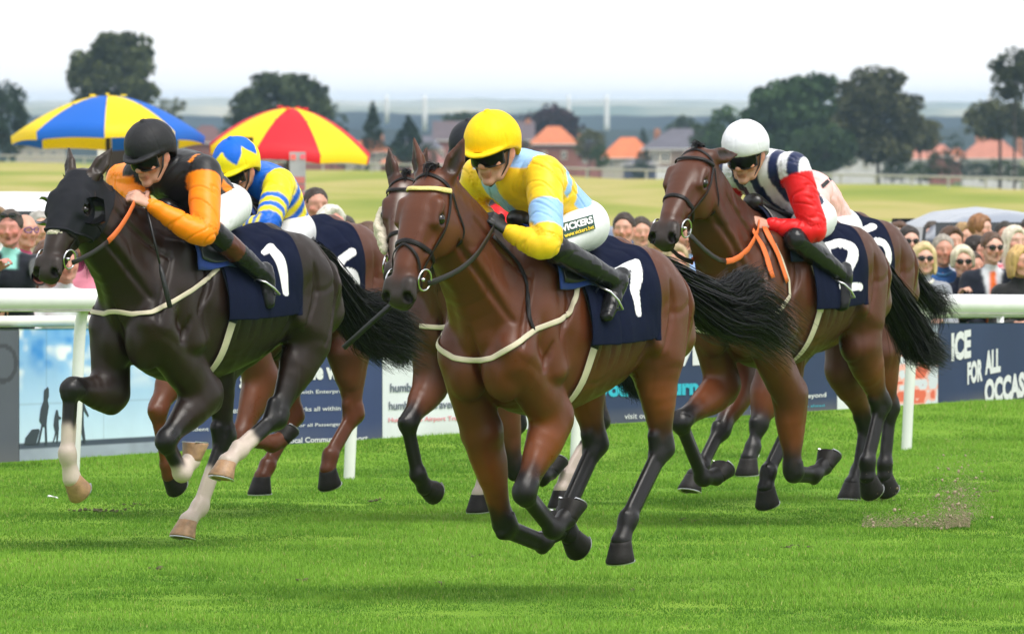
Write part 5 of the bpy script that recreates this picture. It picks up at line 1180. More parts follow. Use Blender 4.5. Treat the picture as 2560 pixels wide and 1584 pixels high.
def fleece(H, name, pts, r, mat, parent=None, seed=0):
    """a roll of sheepskin: a lumpy tube"""
    A = np.array(pts); F = Field(A.min(0) - .09, A.max(0) + .09, .009); F.chain(pts, r, .02, H.s, 1, fine=3); P, Q, L = F.mesh(); N = vnormals(P, Q); P = P + N * (hashn(P * 45 + seed) * .008 + hashn(P * 90) * .004)[:, None]; return mk(name, P, Q, mat, parent or H.root)
# ---------------------------------------------------------------- the six runners and their jockeys
BAY = dict(body=(.100, .0270, .0085), head=(.098, .0265, .0090), fore=(.165, .044, .011), dark=(.048, .0135, .006))
DARKB = dict(body=(.0165, .0080, .0050), head=(.021, .011, .0075), fore=(.018, .009, .006), dark=(.012, .007, .005), ear=(.03, .018, .012))
BAY2 = dict(body=(.078, .0225, .0085), head=(.076, .022, .009), fore=(.135, .037, .011), dark=(.040, .0125, .0065))
BAY3 = dict(body=(.082, .028, .016), head=(.075, .026, .016), fore=(.13, .042, .020), dark=(.05, .017, .010))
CHES = dict(body=(.10, .034, .018), head=(.09, .03, .016), fore=(.14, .045, .02), dark=(.06, .02, .012), leg=(.11, .032, .012))
BUFF = plain('buff_hoof_horn', (.34, .20, .11), .5, nscale=28, namp=.35, bump=.2)
CREAM = cloth('cream_elastic', lin(205, 195, 172))
YEL = lin(248, 203, 38); LBL = lin(150, 192, 242); ORG = lin(255, 140, 10); BLK = (.011, .011, .013); NVY = lin(26, 38, 76); WHT = (.74, .75, .80); RED = lin(222, 22, 26); BLU = lin(16, 98, 205); YL2 = lin(246, 228, 32); PNK = lin(244, 190, 186)

# ---- number 7
fr7 = Frame(1391, 1499, 57)
H7 = build_horse('racehorse', 'bay racehorse with a yellow plaited browband, leading in front of the others', fr7, {'LF': (.13, (1385, 1040), (1308, 1230), (1383, 1324), (1415, 1295)), 'RF': (-.13, (1205, 1080), (1262, 1315), (1357, 1354), (1392, 1325)), 'LH': (.14, (1635, 905), (1655, 1120), (1570, 1298), (1553, 1352)), 'RH': (-.12, (1450, 900), (1490, 1110), (1412, 1285), (1425, 1335))},
    fr7.px(1093, 454), 2, 58, BAY, h=.009, headL=.61, earfwd=(.35, .34), S=.97, tail=[([(1800, 765), (1870, 735), (1985, 830)], .07, .12), ([(1790, 790), (1870, 810), (1975, 875)], .07, .12), ([(1790, 745), (1850, 710), (1895, 685)], .06, .06), ([(1790, 780), (1880, 790), (1960, 850)], .06, .1)])
def paint7(tau, lx, bk, arm, ta, P):
    c = np.tile(np.array(LBL), (len(tau), 1)); t = tau + .25 * np.abs(lx); y = ((t > .07) & (t < .27)) | ((t > .36) & (t < .50))
    c[y & (arm == 0) & (bk > -.03)] = YEL; c[(arm == 0) & (bk <= -.03) & (lx > .0) & (tau < .62)] = YEL; c[(arm == 0) & (bk <= -.03) & (lx < -.10)] = YEL
    a = arm != 0; c[a & ((ta < .26) | (ta > .46))] = YEL; c[a & (ta >= .26) & (ta <= .46)] = LBL; return c
J7 = build_jockey(H7, 'jockey in yellow cap and pale blue and yellow silks on the leading horse', dict(head=(1232, 380, .0), neck=(1302, 425, 0), shL=(1362, 436, .19), shR=(1200, 440, -.19), elL=(1362, 605, .30), elR=(1180, 515, -.30), wrL=(1272, 580, .14), wrR=(1235, 560, -.10), haL=(1228, 545, .08), haR=(1210, 545, -.03),
    hip=(1428, 562, 0), knL=(1388, 622, .26), anL=(1540, 703, .29), toL=(1512, 790, .30), knR=(1325, 600, -.26), anR=(1460, 690, -.28), toR=(1430, 770, -.29)), (4, 20), dict(paint=paint7), dict(col=lin(252, 205, 16)), gloves=(.012, .012, .014), collar=(.012, .012, .014), h=.0062)
GRN = plain('green_patch', (.004, .050, .028), .6); WPR = plain('white_print', (.72, .72, .72), .6); YPR = plain('yellow_print', lin(238, 205, 30), .6)
pq = [(1397, 560), (1482, 536), (1489, 572), (1411, 598)]; pt_ = decal_patch('sponsor_patch', fr7, J7.B, pq, GRN, J7.root, J7.base, .006)
decal_text(fr7, J7.B, 'VICKERS', [(1401, 563), (1480, 540), (1484, 557), (1406, 580)], WPR, pt_, J7.base, .010, .045); decal_text(fr7, J7.B, 'www.vickers.bet', [(1409, 584), (1484, 561), (1486, 571), (1413, 594)], YPR, pt_, J7.base, .010, .02)
saddle_set(H7, '7', -.23, .47, .34, wid=.026)
mb = MB(); strap(mb, H7.F, fr7.hits(H7.F, [(1232, 590), (1294, 653), (1317, 705), (1322, 792), (1336, 826)], .004, 5), .020, .005, .004); mb.build('martingale', LEATHER(), H7.root, True)
head_tack(H7, 'cross', brow=plain('yellow_browband', lin(228, 208, 130), .6, bump=.6, bscale=120)); reins(H7, J7); stirrup(H7, J7); stirrup(H7, J7, 'R'); girth(H7, .14, LEATHER(), lower=CREAM)
bust_girth(H7, [(1116, 882), (1135, 895), (1180, 905), (1230, 895), (1290, 860), (1340, 822), (1400, 800), (1425, 780), (1440, 740), (1445, 700)], CREAM)

# ---- number 1
fr1 = Frame(512, 1369, 52)
H1 = build_horse('racehorse', 'near-black racehorse in a black blinker hood with white socks', fr1, {'RF': (-.13, (278, 985), (176, 968), (168, 1135), (180, 1195)), 'LF': (.13, (512, 985), (412, 1100), (455, 1185), (478, 1150)), 'RH': (-.12, (535, 890), (562, 1090), (500, 1268), (470, 1302)), 'LH': (.14, (770, 850), (690, 1045), (598, 1125), (568, 1155))},
    fr1.px(209, 450), 8, 54, DARKB, h=.010, headL=.575, S=.97, socks={'RF': .42, 'LF': .25, 'RH': .5, 'LH': .35}, hoofc={k: BUFF for k in ('RF', 'LF', 'RH', 'LH')}, forelock=False, earfwd=(.1, .35),
    tail=[([(885, 765), (960, 790), (1045, 850)], .06, .09), ([(885, 800), (960, 850), (1042, 890)], .06, .10), ([(885, 755), (950, 765), (1035, 815)], .05, .08), ([(885, 810), (925, 860), (985, 900)], .06, .08), ([(890, 790), (960, 830), (1040, 870)], .06, .10)])
def paint1(tau, lx, bk, arm, ta, P):
    c = np.tile(np.array((.016, .016, .018)), (len(tau), 1)); c[(arm != 0) & (ta > .06)] = ORG
    c[(arm == 0) & (tau > .88)] = (.02, .02, .022); c[(arm == 0) & (np.abs(lx) > .125) & (bk < .03) & (bk > -.015) & (tau > .45)] = ORG; c[(arm == 0) & (tau < .30) & (np.abs(lx) > .135) & (np.abs(lx) < .160) & (bk > 0)] = ORG; return c
J1 = build_jockey(H1, 'jockey in black cap and black and orange silks on the hooded horse', dict(head=(377, 391, .0), neck=(440, 425, 0), shL=(512, 430, .19), shR=(345, 440, -.19), elL=(505, 578, .30), elR=(300, 450, -.34), wrL=(378, 514, .13), wrR=(362, 500, -.06), haL=(330, 488, .06), haR=(324, 488, -.03),
    hip=(538, 516, 0), knL=(532, 580, .27), anL=(660, 690, .29), toL=(668, 760, .30), knR=(430, 560, -.26), anR=(580, 670, -.28), toR=(590, 740, -.29)), (2, 24), dict(paint=paint1), dict(col=(.022, .022, .025)), boottop=[(.22, .46, (.085, .024, .013))], collar=(.012, .012, .013), h=.0065)
saddle_set(H1, '1', -.265, .46, .37, flapcol=(.03, .035, .04), padcol=(.10, .12, .16), wid=.023)
head_tack(H1, True, brow=False); blinker_hood(H1, cloth('black_hood_cloth', (.016, .017, .022), .7), plain('black_cup_plastic', (.010, .010, .011), .18, spec=.6)); fleece(H1, 'sheepskin_noseband', [H1.hp(.385, .030 * a, .074 - .016 * abs(a)) for a in (-1.1, -.5, 0, .5, 1.1)], [.018, .023, .025, .023, .018], plain('cream_fleece', lin(215, 205, 185), .95, nscale=40, namp=.2, bump=.6, bscale=120)); reins(H1, J1, grip=lin(225, 110, 50)); stirrup(H1, J1); stirrup(H1, J1, 'R'); girth(H1, .14, plain('navy_girth_web', (.012, .016, .04), .7), lower=CREAM)
bust_girth(H1, [(252, 758), (275, 775), (330, 785), (380, 780), (430, 755), (480, 725), (520, 695), (545, 670)], CREAM)

# ---- number 2
fr2 = Frame(1955, 1314, 60)
H2 = build_horse('racehorse', 'dark bay racehorse with raised head and orange grip reins near the right', fr2, {'RF': (-.13, (1810, 965), (1700, 1052), (1757, 1195), (1790, 1190)), 'LF': (.13, (1975, 985), (1982, 1180), (2035, 1185), (2060, 1165)), 'RH': (-.12, (1960, 880), (1985, 1045), (1920, 1180), (1915, 1218)), 'LH': (.14, (2150, 860), (2203, 1010), (2168, 1155), (2170, 1192))},
    fr2.px(1752, 400), 4, 42, BAY2, h=.010, headL=.62, earfwd=(-.75, .42), S=.97, tail=[([(2275, 800), (2300, 850), (2350, 885)], .05, .10), ([(2270, 840), (2290, 880), (2345, 905)], .05, .09), ([(2275, 820), (2310, 870), (2365, 895)], .05, .08), ([(2275, 800), (2300, 850), (2345, 880)], .05, .10), ([(2270, 835), (2295, 875), (2350, 900)], .05, .09)], tailn=5000)
def paint2(tau, lx, bk, arm, ta, P):
    c = np.tile(np.array(WHT), (len(tau), 1)); st = (np.abs(((np.abs(lx) + .028) / .056) % 2) < 1.0); c[(arm == 0) & st] = NVY
    c[(arm != 0) & (ta > .07)] = RED; c[(arm != 0) & (ta <= .07) & st] = NVY; return c
J2 = build_jockey(H2, 'jockey in white cap and navy and white striped silks with red sleeves', dict(head=(1864, 388, .0), neck=(1910, 415, 0), shL=(1986, 420, .19), shR=(1830, 430, -.19), elL=(2030, 572, .30), elR=(1815, 520, -.30), wrL=(1925, 562, .12), wrR=(1880, 560, -.10), haL=(1880, 556, .07), haR=(1868, 560, -.03),
    hip=(2006, 548, 0), knL=(1986, 597, .25), anL=(2106, 688, .29), toL=(2104, 765, .30), knR=(1900, 585, -.26), anR=(2010, 680, -.28), toR=(2000, 750, -.29)), (6, 24), dict(paint=paint2), dict(col=(.76, .77, .83), peak=0), collar=(.012, .014, .02), h=.0065)
saddle_set(H2, '2', -.20, .48, .40, flapcol=(.16, .16, .16), padcol=(.014, .018, .04), wid=.034)
head_tack(H2, True); reins(H2, J2, grip=lin(225, 105, 50), sag=.085); stirrup(H2, J2); stirrup(H2, J2, 'R'); girth(H2, .12, CREAM)
bust_girth(H2, [(1742, 800), (1770, 822), (1810, 832), (1850, 825), (1900, 800), (1950, 775), (1974, 740), (1972, 700), (1955, 650), (1935, 610)], CREAM)

for pl in ([(1878, 575), (1905, 620), (1930, 695)], [(1910, 572), (1940, 630), (1965, 705)]): mb = MB(); strap(mb, H2.F, fr2.hits(H2.F, pl, .004, 6), .034, .006, .010); mb.build('rein_end', plain('orange_rubber_rein', lin(225, 105, 50), .6), H2.root, True)
# ---- number 6, behind the dark horse
fr6 = Frame(690, 1290, 55)
H6 = build_horse('racehorse', 'brown racehorse mostly hidden behind the hooded dark horse', fr6, {'RF': (-.13, (440, 925), (392, 1025), (420, 1160), (425, 1185)), 'LF': (.13, (655, 945), (598, 1095), (680, 1110), (700, 1100)), 'RH': (-.12, (700, 870), (735, 1040), (668, 1165), (655, 1192)), 'LH': (.14, (870, 880), (885, 1035), (825, 1140), (820, 1172))},
    fr6.px(480, 560), 5, 45, CHES, h=.014, headL=.58, S=.97, tail=[([(980, 800), (1010, 900)], .04, .06)])
def paint6(tau, lx, bk, arm, ta, P):
    c = np.tile(np.array(BLU), (len(tau), 1)); t = (tau * 9) % 2 < 1; c[(arm == 0) & t & (tau > .3)] = YL2; c[arm != 0] = YL2; m = (arm != 0) & (ta > .24) & ((ta * 16) % 2 < 1); c[m] = BLU; c[(arm == 0) & (tau < .3)] = BLU; return c
def cap6(az, hu, L):
    c = np.tile(np.array(YL2), (len(az), 1)); k = np.abs(((az * 5 / (2 * np.pi)) % 1) - .5) * 2; c[hu > .075 + .075 * k] = BLU; return c
J6 = build_jockey(H6, 'jockey in blue and yellow star cap and silks behind the dark horse', dict(head=(592, 428, .0), neck=(632, 450, 0), shL=(700, 462, .19), shR=(600, 450, -.19), elL=(665, 560, .28), elR=(570, 540, -.28), wrL=(600, 560, .12), wrR=(590, 560, -.10), haL=(560, 560, .07), haR=(560, 560, -.03),
    hip=(718, 575, 0), knL=(705, 630, .26), anL=(820, 680, .28), toL=(800, 740, .29), knR=(640, 590, -.26), anR=(740, 670, -.28), toR=(720, 730, -.29)), (2, 24), dict(paint=paint6), dict(col=YL2, paint=cap6), h=.010, collar=(.012, .012, .014))
saddle_set(H6, '6', -.25, .60, .33); head_tack(H6, True); reins(H6, J6); stirrup(H6, J6); girth(H6, .15, LEATHER())

# ---- horse behind number 7
fr8 = Frame(1268, 1303, 57)
H8 = build_horse('racehorse', 'brown racehorse with white sheepskin cheekpieces behind the leading horse', fr8, {'RF': (-.13, (1080, 960), (1018, 1055), (1045, 1185), (1062, 1215)), 'LF': (.13, (1255, 980), (1288, 1175), (1357, 1190), (1375, 1178)), 'RH': (-.12, (1270, 880), (1290, 1060), (1212, 1205), (1200, 1235)), 'LH': (.14, (1460, 860), (1499, 1053), (1418, 1195), (1405, 1225))},
    fr8.px(1018, 462), 26, 56, BAY3, h=.012, headL=.60, S=.97, socks={'RH': .5, 'LH': .45}, blaze=[(.05, .50, .010, .020, -.005)], tail=[([(1560, 900), (1600, 980)], .04, .06)])
def paint8(tau, lx, bk, arm, ta, P):
    c = np.tile(np.array(RED), (len(tau), 1)); c[(arm == 0) & (np.abs(lx) < .07)] = BLK; c[(arm != 0) & (ta > .3) & ((ta * 7) % 2 < 1)] = BLK; return c
J8 = build_jockey(H8, 'jockey in black cap and red and black silks hidden behind the yellow cap', dict(head=(1182, 385, .0), neck=(1205, 440, 0), shL=(1265, 450, .19), shR=(1145, 430, -.19), elL=(1240, 560, .28), elR=(1110, 500, -.30), wrL=(1170, 560, .12), wrR=(1150, 560, -.10), haL=(1135, 560, .07), haR=(1130, 560, -.03),
    hip=(1300, 530, 0), knL=(1275, 620, .26), anL=(1370, 680, .28), toL=(1350, 740, .29), knR=(1200, 590, -.26), anR=(1300, 670, -.28), toR=(1280, 730, -.29)), (2, 20), dict(paint=paint8), dict(col=(.016, .018, .024)), h=.010, collar=(.012, .012, .014))
saddle_set(H8, '3', -.26, .42, .34); bo8 = head_tack(H8, True)
for e in (1, -1): fleece(H8, 'sheepskin_cheekpiece', [H8.hp(.16, e * .118, .0), H8.hp(.24, e * .128, -.01), H8.hp(.32, e * .112, -.015), H8.hp(.40, e * .095, -.02)], [.022, .034, .034, .022], plain('cream_fleece', lin(215, 205, 185), .95), None, 3)
reins(H8, J8); stirrup(H8, J8); girth(H8, .15, LEATHER())
bust_girth(H8, [(1040, 795), (1060, 812), (1090, 820), (1130, 815)], CREAM)

# ---- horse behind number 2
fr9 = Frame(2028, 1262, 58)
H9 = build_horse('racehorse', 'bay racehorse hidden behind the horse with orange reins, only legs and rump showing', fr9, {'RF': (-.13, (1860, 955), (1800, 1075), (1755, 1165), (1735, 1190)), 'LF': (.13, (1920, 985), (1895, 1060), (1882, 1120), (1872, 1145)), 'RH': (-.12, (2110, 920), (2165, 1050), (2145, 1180), (2130, 1208)), 'LH': (.14, (2200, 880), (2225, 1020), (2212, 1160), (2212, 1190))},
    fr9.px(1850, 560), 5, 45, BAY2, h=.014, headL=.58, S=.97, tail=[([(2310, 735), (2350, 745), (2385, 790)], .03, .07), ([(2310, 740), (2345, 770), (2330, 830)], .03, .06)], tailn=900)
def paint9(tau, lx, bk, arm, ta, P):
    c = np.tile(np.array(PNK), (len(tau), 1)); return c
J9 = build_jockey(H9, 'jockey in pale pink silks bent low behind the striped jockey', dict(head=(1960, 470, .0), neck=(1990, 470, 0), shL=(2045, 475, .19), shR=(1940, 475, -.19), elL=(2015, 580, .28), elR=(1900, 560, -.28), wrL=(1950, 580, .12), wrR=(1930, 570, -.10), haL=(1910, 580, .07), haR=(1900, 575, -.03),
    hip=(2085, 570, 0), knL=(2050, 625, .26), anL=(2150, 680, .28), toL=(2135, 740, .29), knR=(1980, 590, -.26), anR=(2080, 670, -.28), toR=(2060, 730, -.29)), (2, 30), dict(paint=paint9), dict(col=lin(238, 170, 170)), h=.010)
decal_patch('black_mark', fr9, J9.G, [(2052, 462), (2074, 443), (2080, 450), (2058, 470)], plain('black_tape', (.01, .01, .012), .6), J9.root, J9.base, .006, 4)
saddle_set(H9, '5', -.26, .42, .34); head_tack(H9, True); reins(H9, J9); stirrup(H9, J9); girth(H9, .12, CREAM)
# ---------------------------------------------------------------- spectators, umbrellas, cars
def spectator(label, px, py, D, top, skin=SKIN, hair=None, style='short', yaw=-20, pitch=0, sz=.94, shades=None, sex='m', lean=8, arms='rail', trousers=(.03, .035, .05), collar=None, extra=None, glasses=None, turn=0, hat=None, hands=None, group='spectators along the crowd rail'):
    """standing figure whose skull centre is seen at (px, py); yaw 0 looks at the camera, + to its left"""
    hc = atd(px, py, D); gz0 = float(gz(hc[0], hc[1])); root = thing('person', label, 'spectator', (hc[0], hc[1], gz0), 0, group)
    o = V(hc[0], hc[1], gz0); c = hc - o; H = c[2]
    a = R(yaw); f = V(math.sin(a), -math.cos(a), 0) * math.cos(R(pitch)) - V(0, 0, 1) * math.sin(R(pitch)); up = V(math.sin(a) * math.sin(R(pitch)), -math.cos(a) * math.sin(R(pitch)), math.cos(R(pitch)))
    bt = R(turn if turn else yaw * .5); bf = V(math.sin(bt), -math.cos(bt), 0); bl = V(math.cos(bt), math.sin(bt), 0)      # body: facing, its left
    nk = c - f * .03 * sz + V(0, 0, -.165 * sz) - bf * .0; w = 1. if sex == 'm' else .86; ln = math.tan(R(lean))
    sh = nk + V(0, 0, -.075 * sz) - bf * .02; hipz = max(.30, H * .56 if H > 1.2 else H - .62); hp_ = V(sh[0], sh[1], hipz) - bf * ln * (sh[2] - hipz); wst = hp_ * .55 + sh * .45
    F = Field(np.minimum(hp_, c) - V(.6, .75, 0) * 1 - V(0, 0, hipz + .05), np.maximum(hp_, c) + V(.6, .5, .32), .0125)
    f, u, s = head_field(F, c, f, up, sz, nk - V(0, 0, .04), .050 * w, sex=sex); q = lambda x, y, z: c + (s * x + f * y + u * z) * sz
    J = {}
    for e in (1, -1):
        S = sh + bl * e * .185 * w * sz + V(0, 0, -.01)
        if arms == 'rail': E = S + V(0, 0, -.26) + bf * .06 + bl * e * .06; Wr = E + bf * .22 + V(0, 0, .03) - bl * e * .10
        elif arms == 'up': E = S + V(0, 0, -.16) + bf * .16 + bl * e * .04; Wr = E + V(0, 0, .16) + bf * .10 - bl * e * .06
        elif arms == 'chin': E = S + V(0, 0, -.24) + bf * .10; Wr = E + (V(0, 0, .20) + bf * .10 - bl * e * .10 if e < 0 else bf * .2 - bl * .12)
        else: E = S + V(0, 0, -.29) - bf * .01 + bl * e * .04; Wr = E + V(0, 0, -.24) + bf * .05
        if hands and e in hands: hx, hy = hands[e]; dd = np.linalg.norm(bpt(hx)) * 0 + bpt(hx)[1] + .10; Wr = atd(hx, hy - 14, dd) - o; E = S * .45 + Wr * .55 + V(0, 0, -.10) + bl * e * .08
        J[e] = (S, E, Wr)
    def body(G, g, lab, sleeves=1):
        G.chain([hp_, wst, sh + V(0, 0, -.12), sh + V(0, 0, -.01)], [(.155 * w * sz + g, .115 + g), (.140 * w * sz + g, .11 + g), (.165 * w * sz + g, .115 + g), (.12 * w * sz + g, .07 + g)], .04, bl, lab, fine=3)
        G.chain([J[1][0] - bl * .02, sh + V(0, 0, .015), J[-1][0] + bl * .02], [.058 + g, .062 + g, .058 + g], .04, bf, lab)
    body(F, -.012, 1)
    for e in (1, -1):
        S, E, Wr = J[e]; F.chain([S, E, Wr], [.045, .038, .027], .02, lab=1); dw = nrm(Wr - E); hand_field(F, Wr, dw, V(0, 0, 1) - dw * dw[2] + bl * e * .2, -bl * e, .7, 1., 1)
        lg = hp_ + bl * e * .09; F.chain([lg, V(lg[0], lg[1], hipz * .5) + bf * .02, V(lg[0], lg[1], .05)], [.08, .055, .04], .02, lab=1); F.cap(V(lg[0], lg[1], .04), V(lg[0], lg[1], .03) + bf * .16, .04, .03, .02, lab=1)
    P, Q, L = F.mesh(); P = smooth(P, Q, 1, .3); mk('body', P, Q, skinm(), root, vsmooth(skin_cols(L, skin), Q, len(P), 1))
    # top
    G = Field(F.lo, F.lo + (F.n - 1) * F.h, .015); body(G, .010, 1); slv = top.get('sleeve', 'long')
    for e in (1, -1):
        S, E, Wr = J[e]; r = .012
        if slv == 'long': G.chain([S, E, Wr * .95 + E * .05], [.062, .054, .040], .03, lab=2)
        elif slv == 'short': G.chain([S, S * .35 + E * .65], [.062, .058], .03, lab=2)
    if slv != 'low': G.cap(sh + V(0, 0, .0), nk + V(0, 0, .012), .07 * w, .058, .02, lab=3)
    P, Q, L = G.mesh(); P = smooth(P, Q, 1, .4); P0 = P.copy(); P = wrinkle(P, Q, .006, 9., px * .01)
    lx = (P0 - nk) @ bl; ly = (P0 - nk) @ bf; lz = P0[:, 2] - nk[2]
    cc = np.tile(np.array(top['col'], float), (len(P), 1))
    if 'collar' in top: cc[(L == 3) | ((lz > -.10) & (np.abs(lx) < .05) & (ly > 0))] = top['collar']
    if 'front' in top: cc[(np.abs(lx) < .035 + np.clip(lz + .30, 0, 1) * .16) & (ly > .0) & (L != 2)] = top['front']
    if 'tie' in top: cc[(np.abs(lx) < .026 + np.clip(-lz, 0, .5) * .02) & (ly > .0) & (L != 2) & (lz < -.02)] = top['tie']
    if 'pat' in top: cc = top['pat'](cc, lx, lz, P0)
    mk('top', P, Q, vcol('clothing', .8, .2, .12, 160, 20, .08, sheen=.2), root, vsmooth(cc, Q, len(P), 1))
    # trousers
    G = Field(F.lo, F.lo + V(F.n[0] - 1, F.n[1] - 1, int((hipz + .22) / F.h)) * F.h, .02); G.cap(hp_ + V(0, 0, .05), hp_, (.16 * w, .122), (.16 * w, .122), .03, bl, 1)
    for e in (1, -1): lg = hp_ + bl * e * .09; G.chain([lg, V(lg[0], lg[1], hipz * .5) + bf * .02, V(lg[0], lg[1], .09)], [.098, .075, .062], .03, lab=1)
    P, Q, L = G.mesh(); mk('trousers', P, Q, cloth('trousers_%d' % int(sum(trousers) * 300), trousers), root)
    # hair
    if hair is not None:
        b = Field(c - .34, c + .24, .011); top_ = {'bald': 0, 'short': 1, 'full': 1, 'bob': 2, 'long': 3, 'pony': 1}[style]
        v = .005 if style in ('short', 'pony') else .012
        if top_ >= 1:
            b.ell(q(0, -.018, .038), (.100 + v * .8, .080 + v, .088 + v), .02, (f, s, u), 1)
            if style in ('full', 'bob', 'long'):
                for e in (1, -1): b.cap(q(e * .068, -.015, .06), q(e * .080, -.015, -.03 if style == 'full' else -.07), (.020, .036), (.016, .036), .03, s, 1); b.cap(q(e * .014, .068, .108), q(e * .072, .035, .060), .016, .014, .02, s, 1)
            b.cap(q(0, .10, .02), q(0, .15, -.10), (.060, .055), (.055, .06), .012, s, None, True); b.ell(q(0, .125, .050), (.070, .060, .042), .010, (f, s, u), None, True)
        if top_ >= 2:
            z = -.115 if top_ == 2 else -.27
            for e in (1, -1): b.chain([q(e * .076, -.02, .03), q(e * .084, -.01, -.05), q(e * .082, .005, z)], [(.018, .044), (.020, .044), (.014, .036)], .03, s, 1, fine=2)
            b.cap(q(0, -.07, .0), q(0, -.075, z), (.085, .04), (.08, .03), .03, s, 1)
        if style == 'pony': b.chain([q(0, -.11, .06), q(0, -.16, .02), q(0, -.15, -.12)], [.03, .032, .015], .02, s, 1)
        if top_ == 0:
            for e in (1, -1): b.cap(q(e * .074, -.02, .01), q(e * .06, -.075, -.03), (.014, .035), (.02, .04), .02, s, 1)
            b.cap(q(-.04, -.09, -.02), q(.04, -.09, -.02), .028, .028, .03, s, 1)
        P, Q, L = b.mesh()
        if len(P): P = smooth(P, Q, 2, .4); P = wrinkle(P, Q, .006, 30., px * .1, (1, 1, .35)); hv = hashn(P * V(60, 60, 12)) * .25 + 1; mk('hair', P, Q, vcol('hair', .5, .4, .3, 140, 40, .2, stretch=(1, 1, .2)), root, np.array(hair)[None] * hv[:, None])
    # spectacles
    if shades or glasses:
        up_ = .085 if shades == 'head' else 0; fw = -.012 if shades == 'head' else 0; mb = MB()
        for e in (1, -1):
            n = 12; ring = [q(e * .033 + .026 * math.cos(t), .104 + fw - .012 * abs(math.cos(t)) - e * .010 * math.cos(t), .010 + up_ + .019 * math.sin(t)) for t in np.linspace(0, 2 * math.pi, n, endpoint=False)]
            if glasses: mb.tube(ring, .0032, 6, closed=True)
            else: mb.raw([x for x in ring] + [q(e * .033, .110 + fw, .010 + up_)], [(i, (i + 1) % n, n) for i in range(n)]); mb.tube(ring, .003, 6, closed=True)
            mb.tube([q(e * .060, .085 + fw, .014 + up_), q(e * .082, .02, .012 + up_), q(e * .082, -.02, .004 + up_ * .8)], .003, 6)
        mb.tube([q(-.01, .104 + fw, .014 + up_), q(.01, .104 + fw, .014 + up_)], .003, 6); mb.build('spectacles' if glasses else 'sunglasses', plain('spectacle_plastic_%d' % int(sum(glasses or (.01,)) * 99), glasses or (.010, .010, .012), .12, spec=.7), root, True)
    if collar: mb = MB(); mb.tube([nk + V(0, 0, -.0) + (bl * math.cos(t) * .066 + bf * math.sin(t) * .066) + V(0, 0, -.03 * max(0, math.sin(t))) for t in np.linspace(0, 6.28, 16, endpoint=False)], (.014), 6, closed=True); mb.build('collar', cloth('collar_cloth_%d' % int(sum(collar) * 99), collar), root, True)
    return root, J, (o, bf, bl)
S1 = V(.58, .31, .225); S2 = V(.52, .26, .19); S3 = V(.62, .36, .28); S4 = V(.30, .15, .09); RED_ = V(.58, .25, .20)
def stripes(c, lx, lz, P): m = (np.abs(((lx * .8 + lz + 10) / .09) % 2) < 1); c[m] = (.55, .52, .48); return c
def dots(c, lx, lz, P): c[hashn(P * 40) > .55] = (.5, .5, .55); return c
NVT = (.018, .022, .042)
spectator('man with sunglasses pushed up on his head in a navy gilet over a teal shirt', 25, 572, 73.5, dict(col=(.012, .014, .022), collar=lin(150, 215, 205)), RED_, (.06, .045, .035), 'short', -8, 2, shades='head', arms='chin', lean=12, hands={1: (70, 806)})
spectator('bald grey man with purple glasses and a pink polo shirt', 63, 578, 75.5, dict(col=lin(205, 90, 130), sleeve='short'), S1, (.42, .40, .38), 'bald', 35, 0, glasses=(.10, .03, .22))
spectator('person in a coral top cut by the left edge of the picture', -28, 590, 73.8, dict(col=lin(225, 85, 75)), S2, (.05, .035, .025), 'short', 10)
spectator('woman in a brown and white striped top behind the hooded horse muzzle', 120, 650, 74.3, dict(col=lin(120, 80, 60), pat=stripes), S2, (.10, .05, .03), 'long', 20, sz=.96, sex='f')
spectator('person in a white shirt leaning on the crowd rail under the dark horse head', 165, 660, 73.9, dict(col=(.70, .72, .76)), S2, (.03, .022, .018), 'short', 15, lean=16, hands={1: (184, 806)})
spectator('person in a big pale pink shirt below the dark horse throat', 232, 620, 74.6, dict(col=lin(225, 140, 160)), S1, (.22, .12, .06), 'short', 0, lean=14)
spectator('person in a dusky maroon top in the crowd behind the pale pink shirt', 205, 600, 76.2, dict(col=lin(120, 40, 75)), S2, (.03, .025, .02), 'short', 30)
spectator('dark haired man behind the white haired woman, centre left of the field', 790, 515, 77, dict(col=(.35, .38, .42)), S2, (.035, .022, .016), 'short', 20, sz=1.0)
spectator('white haired woman in glasses smiling above the brown rump', 828, 562, 75.5, dict(col=(.62, .62, .62)), RED_, (.66, .63, .56), 'full', 22, 4, sz=1.05, glasses=(.06, .015, .012), sex='f')
spectator('brown haired woman turned away with pale raised arms', 925, 602, 77.5, dict(col=(.70, .68, .68), sleeve='low'), S1, (.09, .042, .022), 'bob', 120, 8, arms='up', sex='f')
spectator('dark haired man whose forehead shows just above the leading horse croup', 1560, 574, 83, dict(col=(.3, .3, .35)), S1, (.035, .022, .016), 'short', -10)
spectator('woman with blonde hair below the dark bay horse muzzle', 1655, 608, 84, dict(col=(.60, .58, .50), sleeve='low'), S1, (.45, .30, .14), 'long', 10, sex='f')
spectator('person in a pale blue shirt and red cap beside the dark bay horse neck', 1722, 592, 83, dict(col=lin(150, 180, 230), sleeve='short'), S1, (.5, .04, .05), 'short', -10, lean=10)
spectator('woman in a grey green top bending beside the pale blue shirt', 1690, 652, 82.5, dict(col=(.25, .30, .27), sleeve='short'), S1, (.40, .30, .18), 'bob', 15, sex='f', lean=14)
spectator('bald pink headed man in a pale blue shirt beside the horse rump', 2213, 632, 86.5, dict(col=lin(190, 205, 235)), RED_, (.45, .42, .38), 'bald', 20, 3)
spectator('small dark haired woman far back by the white cars', 2201, 598, 94, dict(col=(.3, .25, .25)), S1, (.02, .015, .013), 'full', 10, sex='f', group='spectators further back')
spectator('older person with grey hair behind the bald man', 2232, 608, 92, dict(col=(.5, .48, .46)), S1, (.38, .34, .30), 'full', 20, sex='f', group='spectators further back')
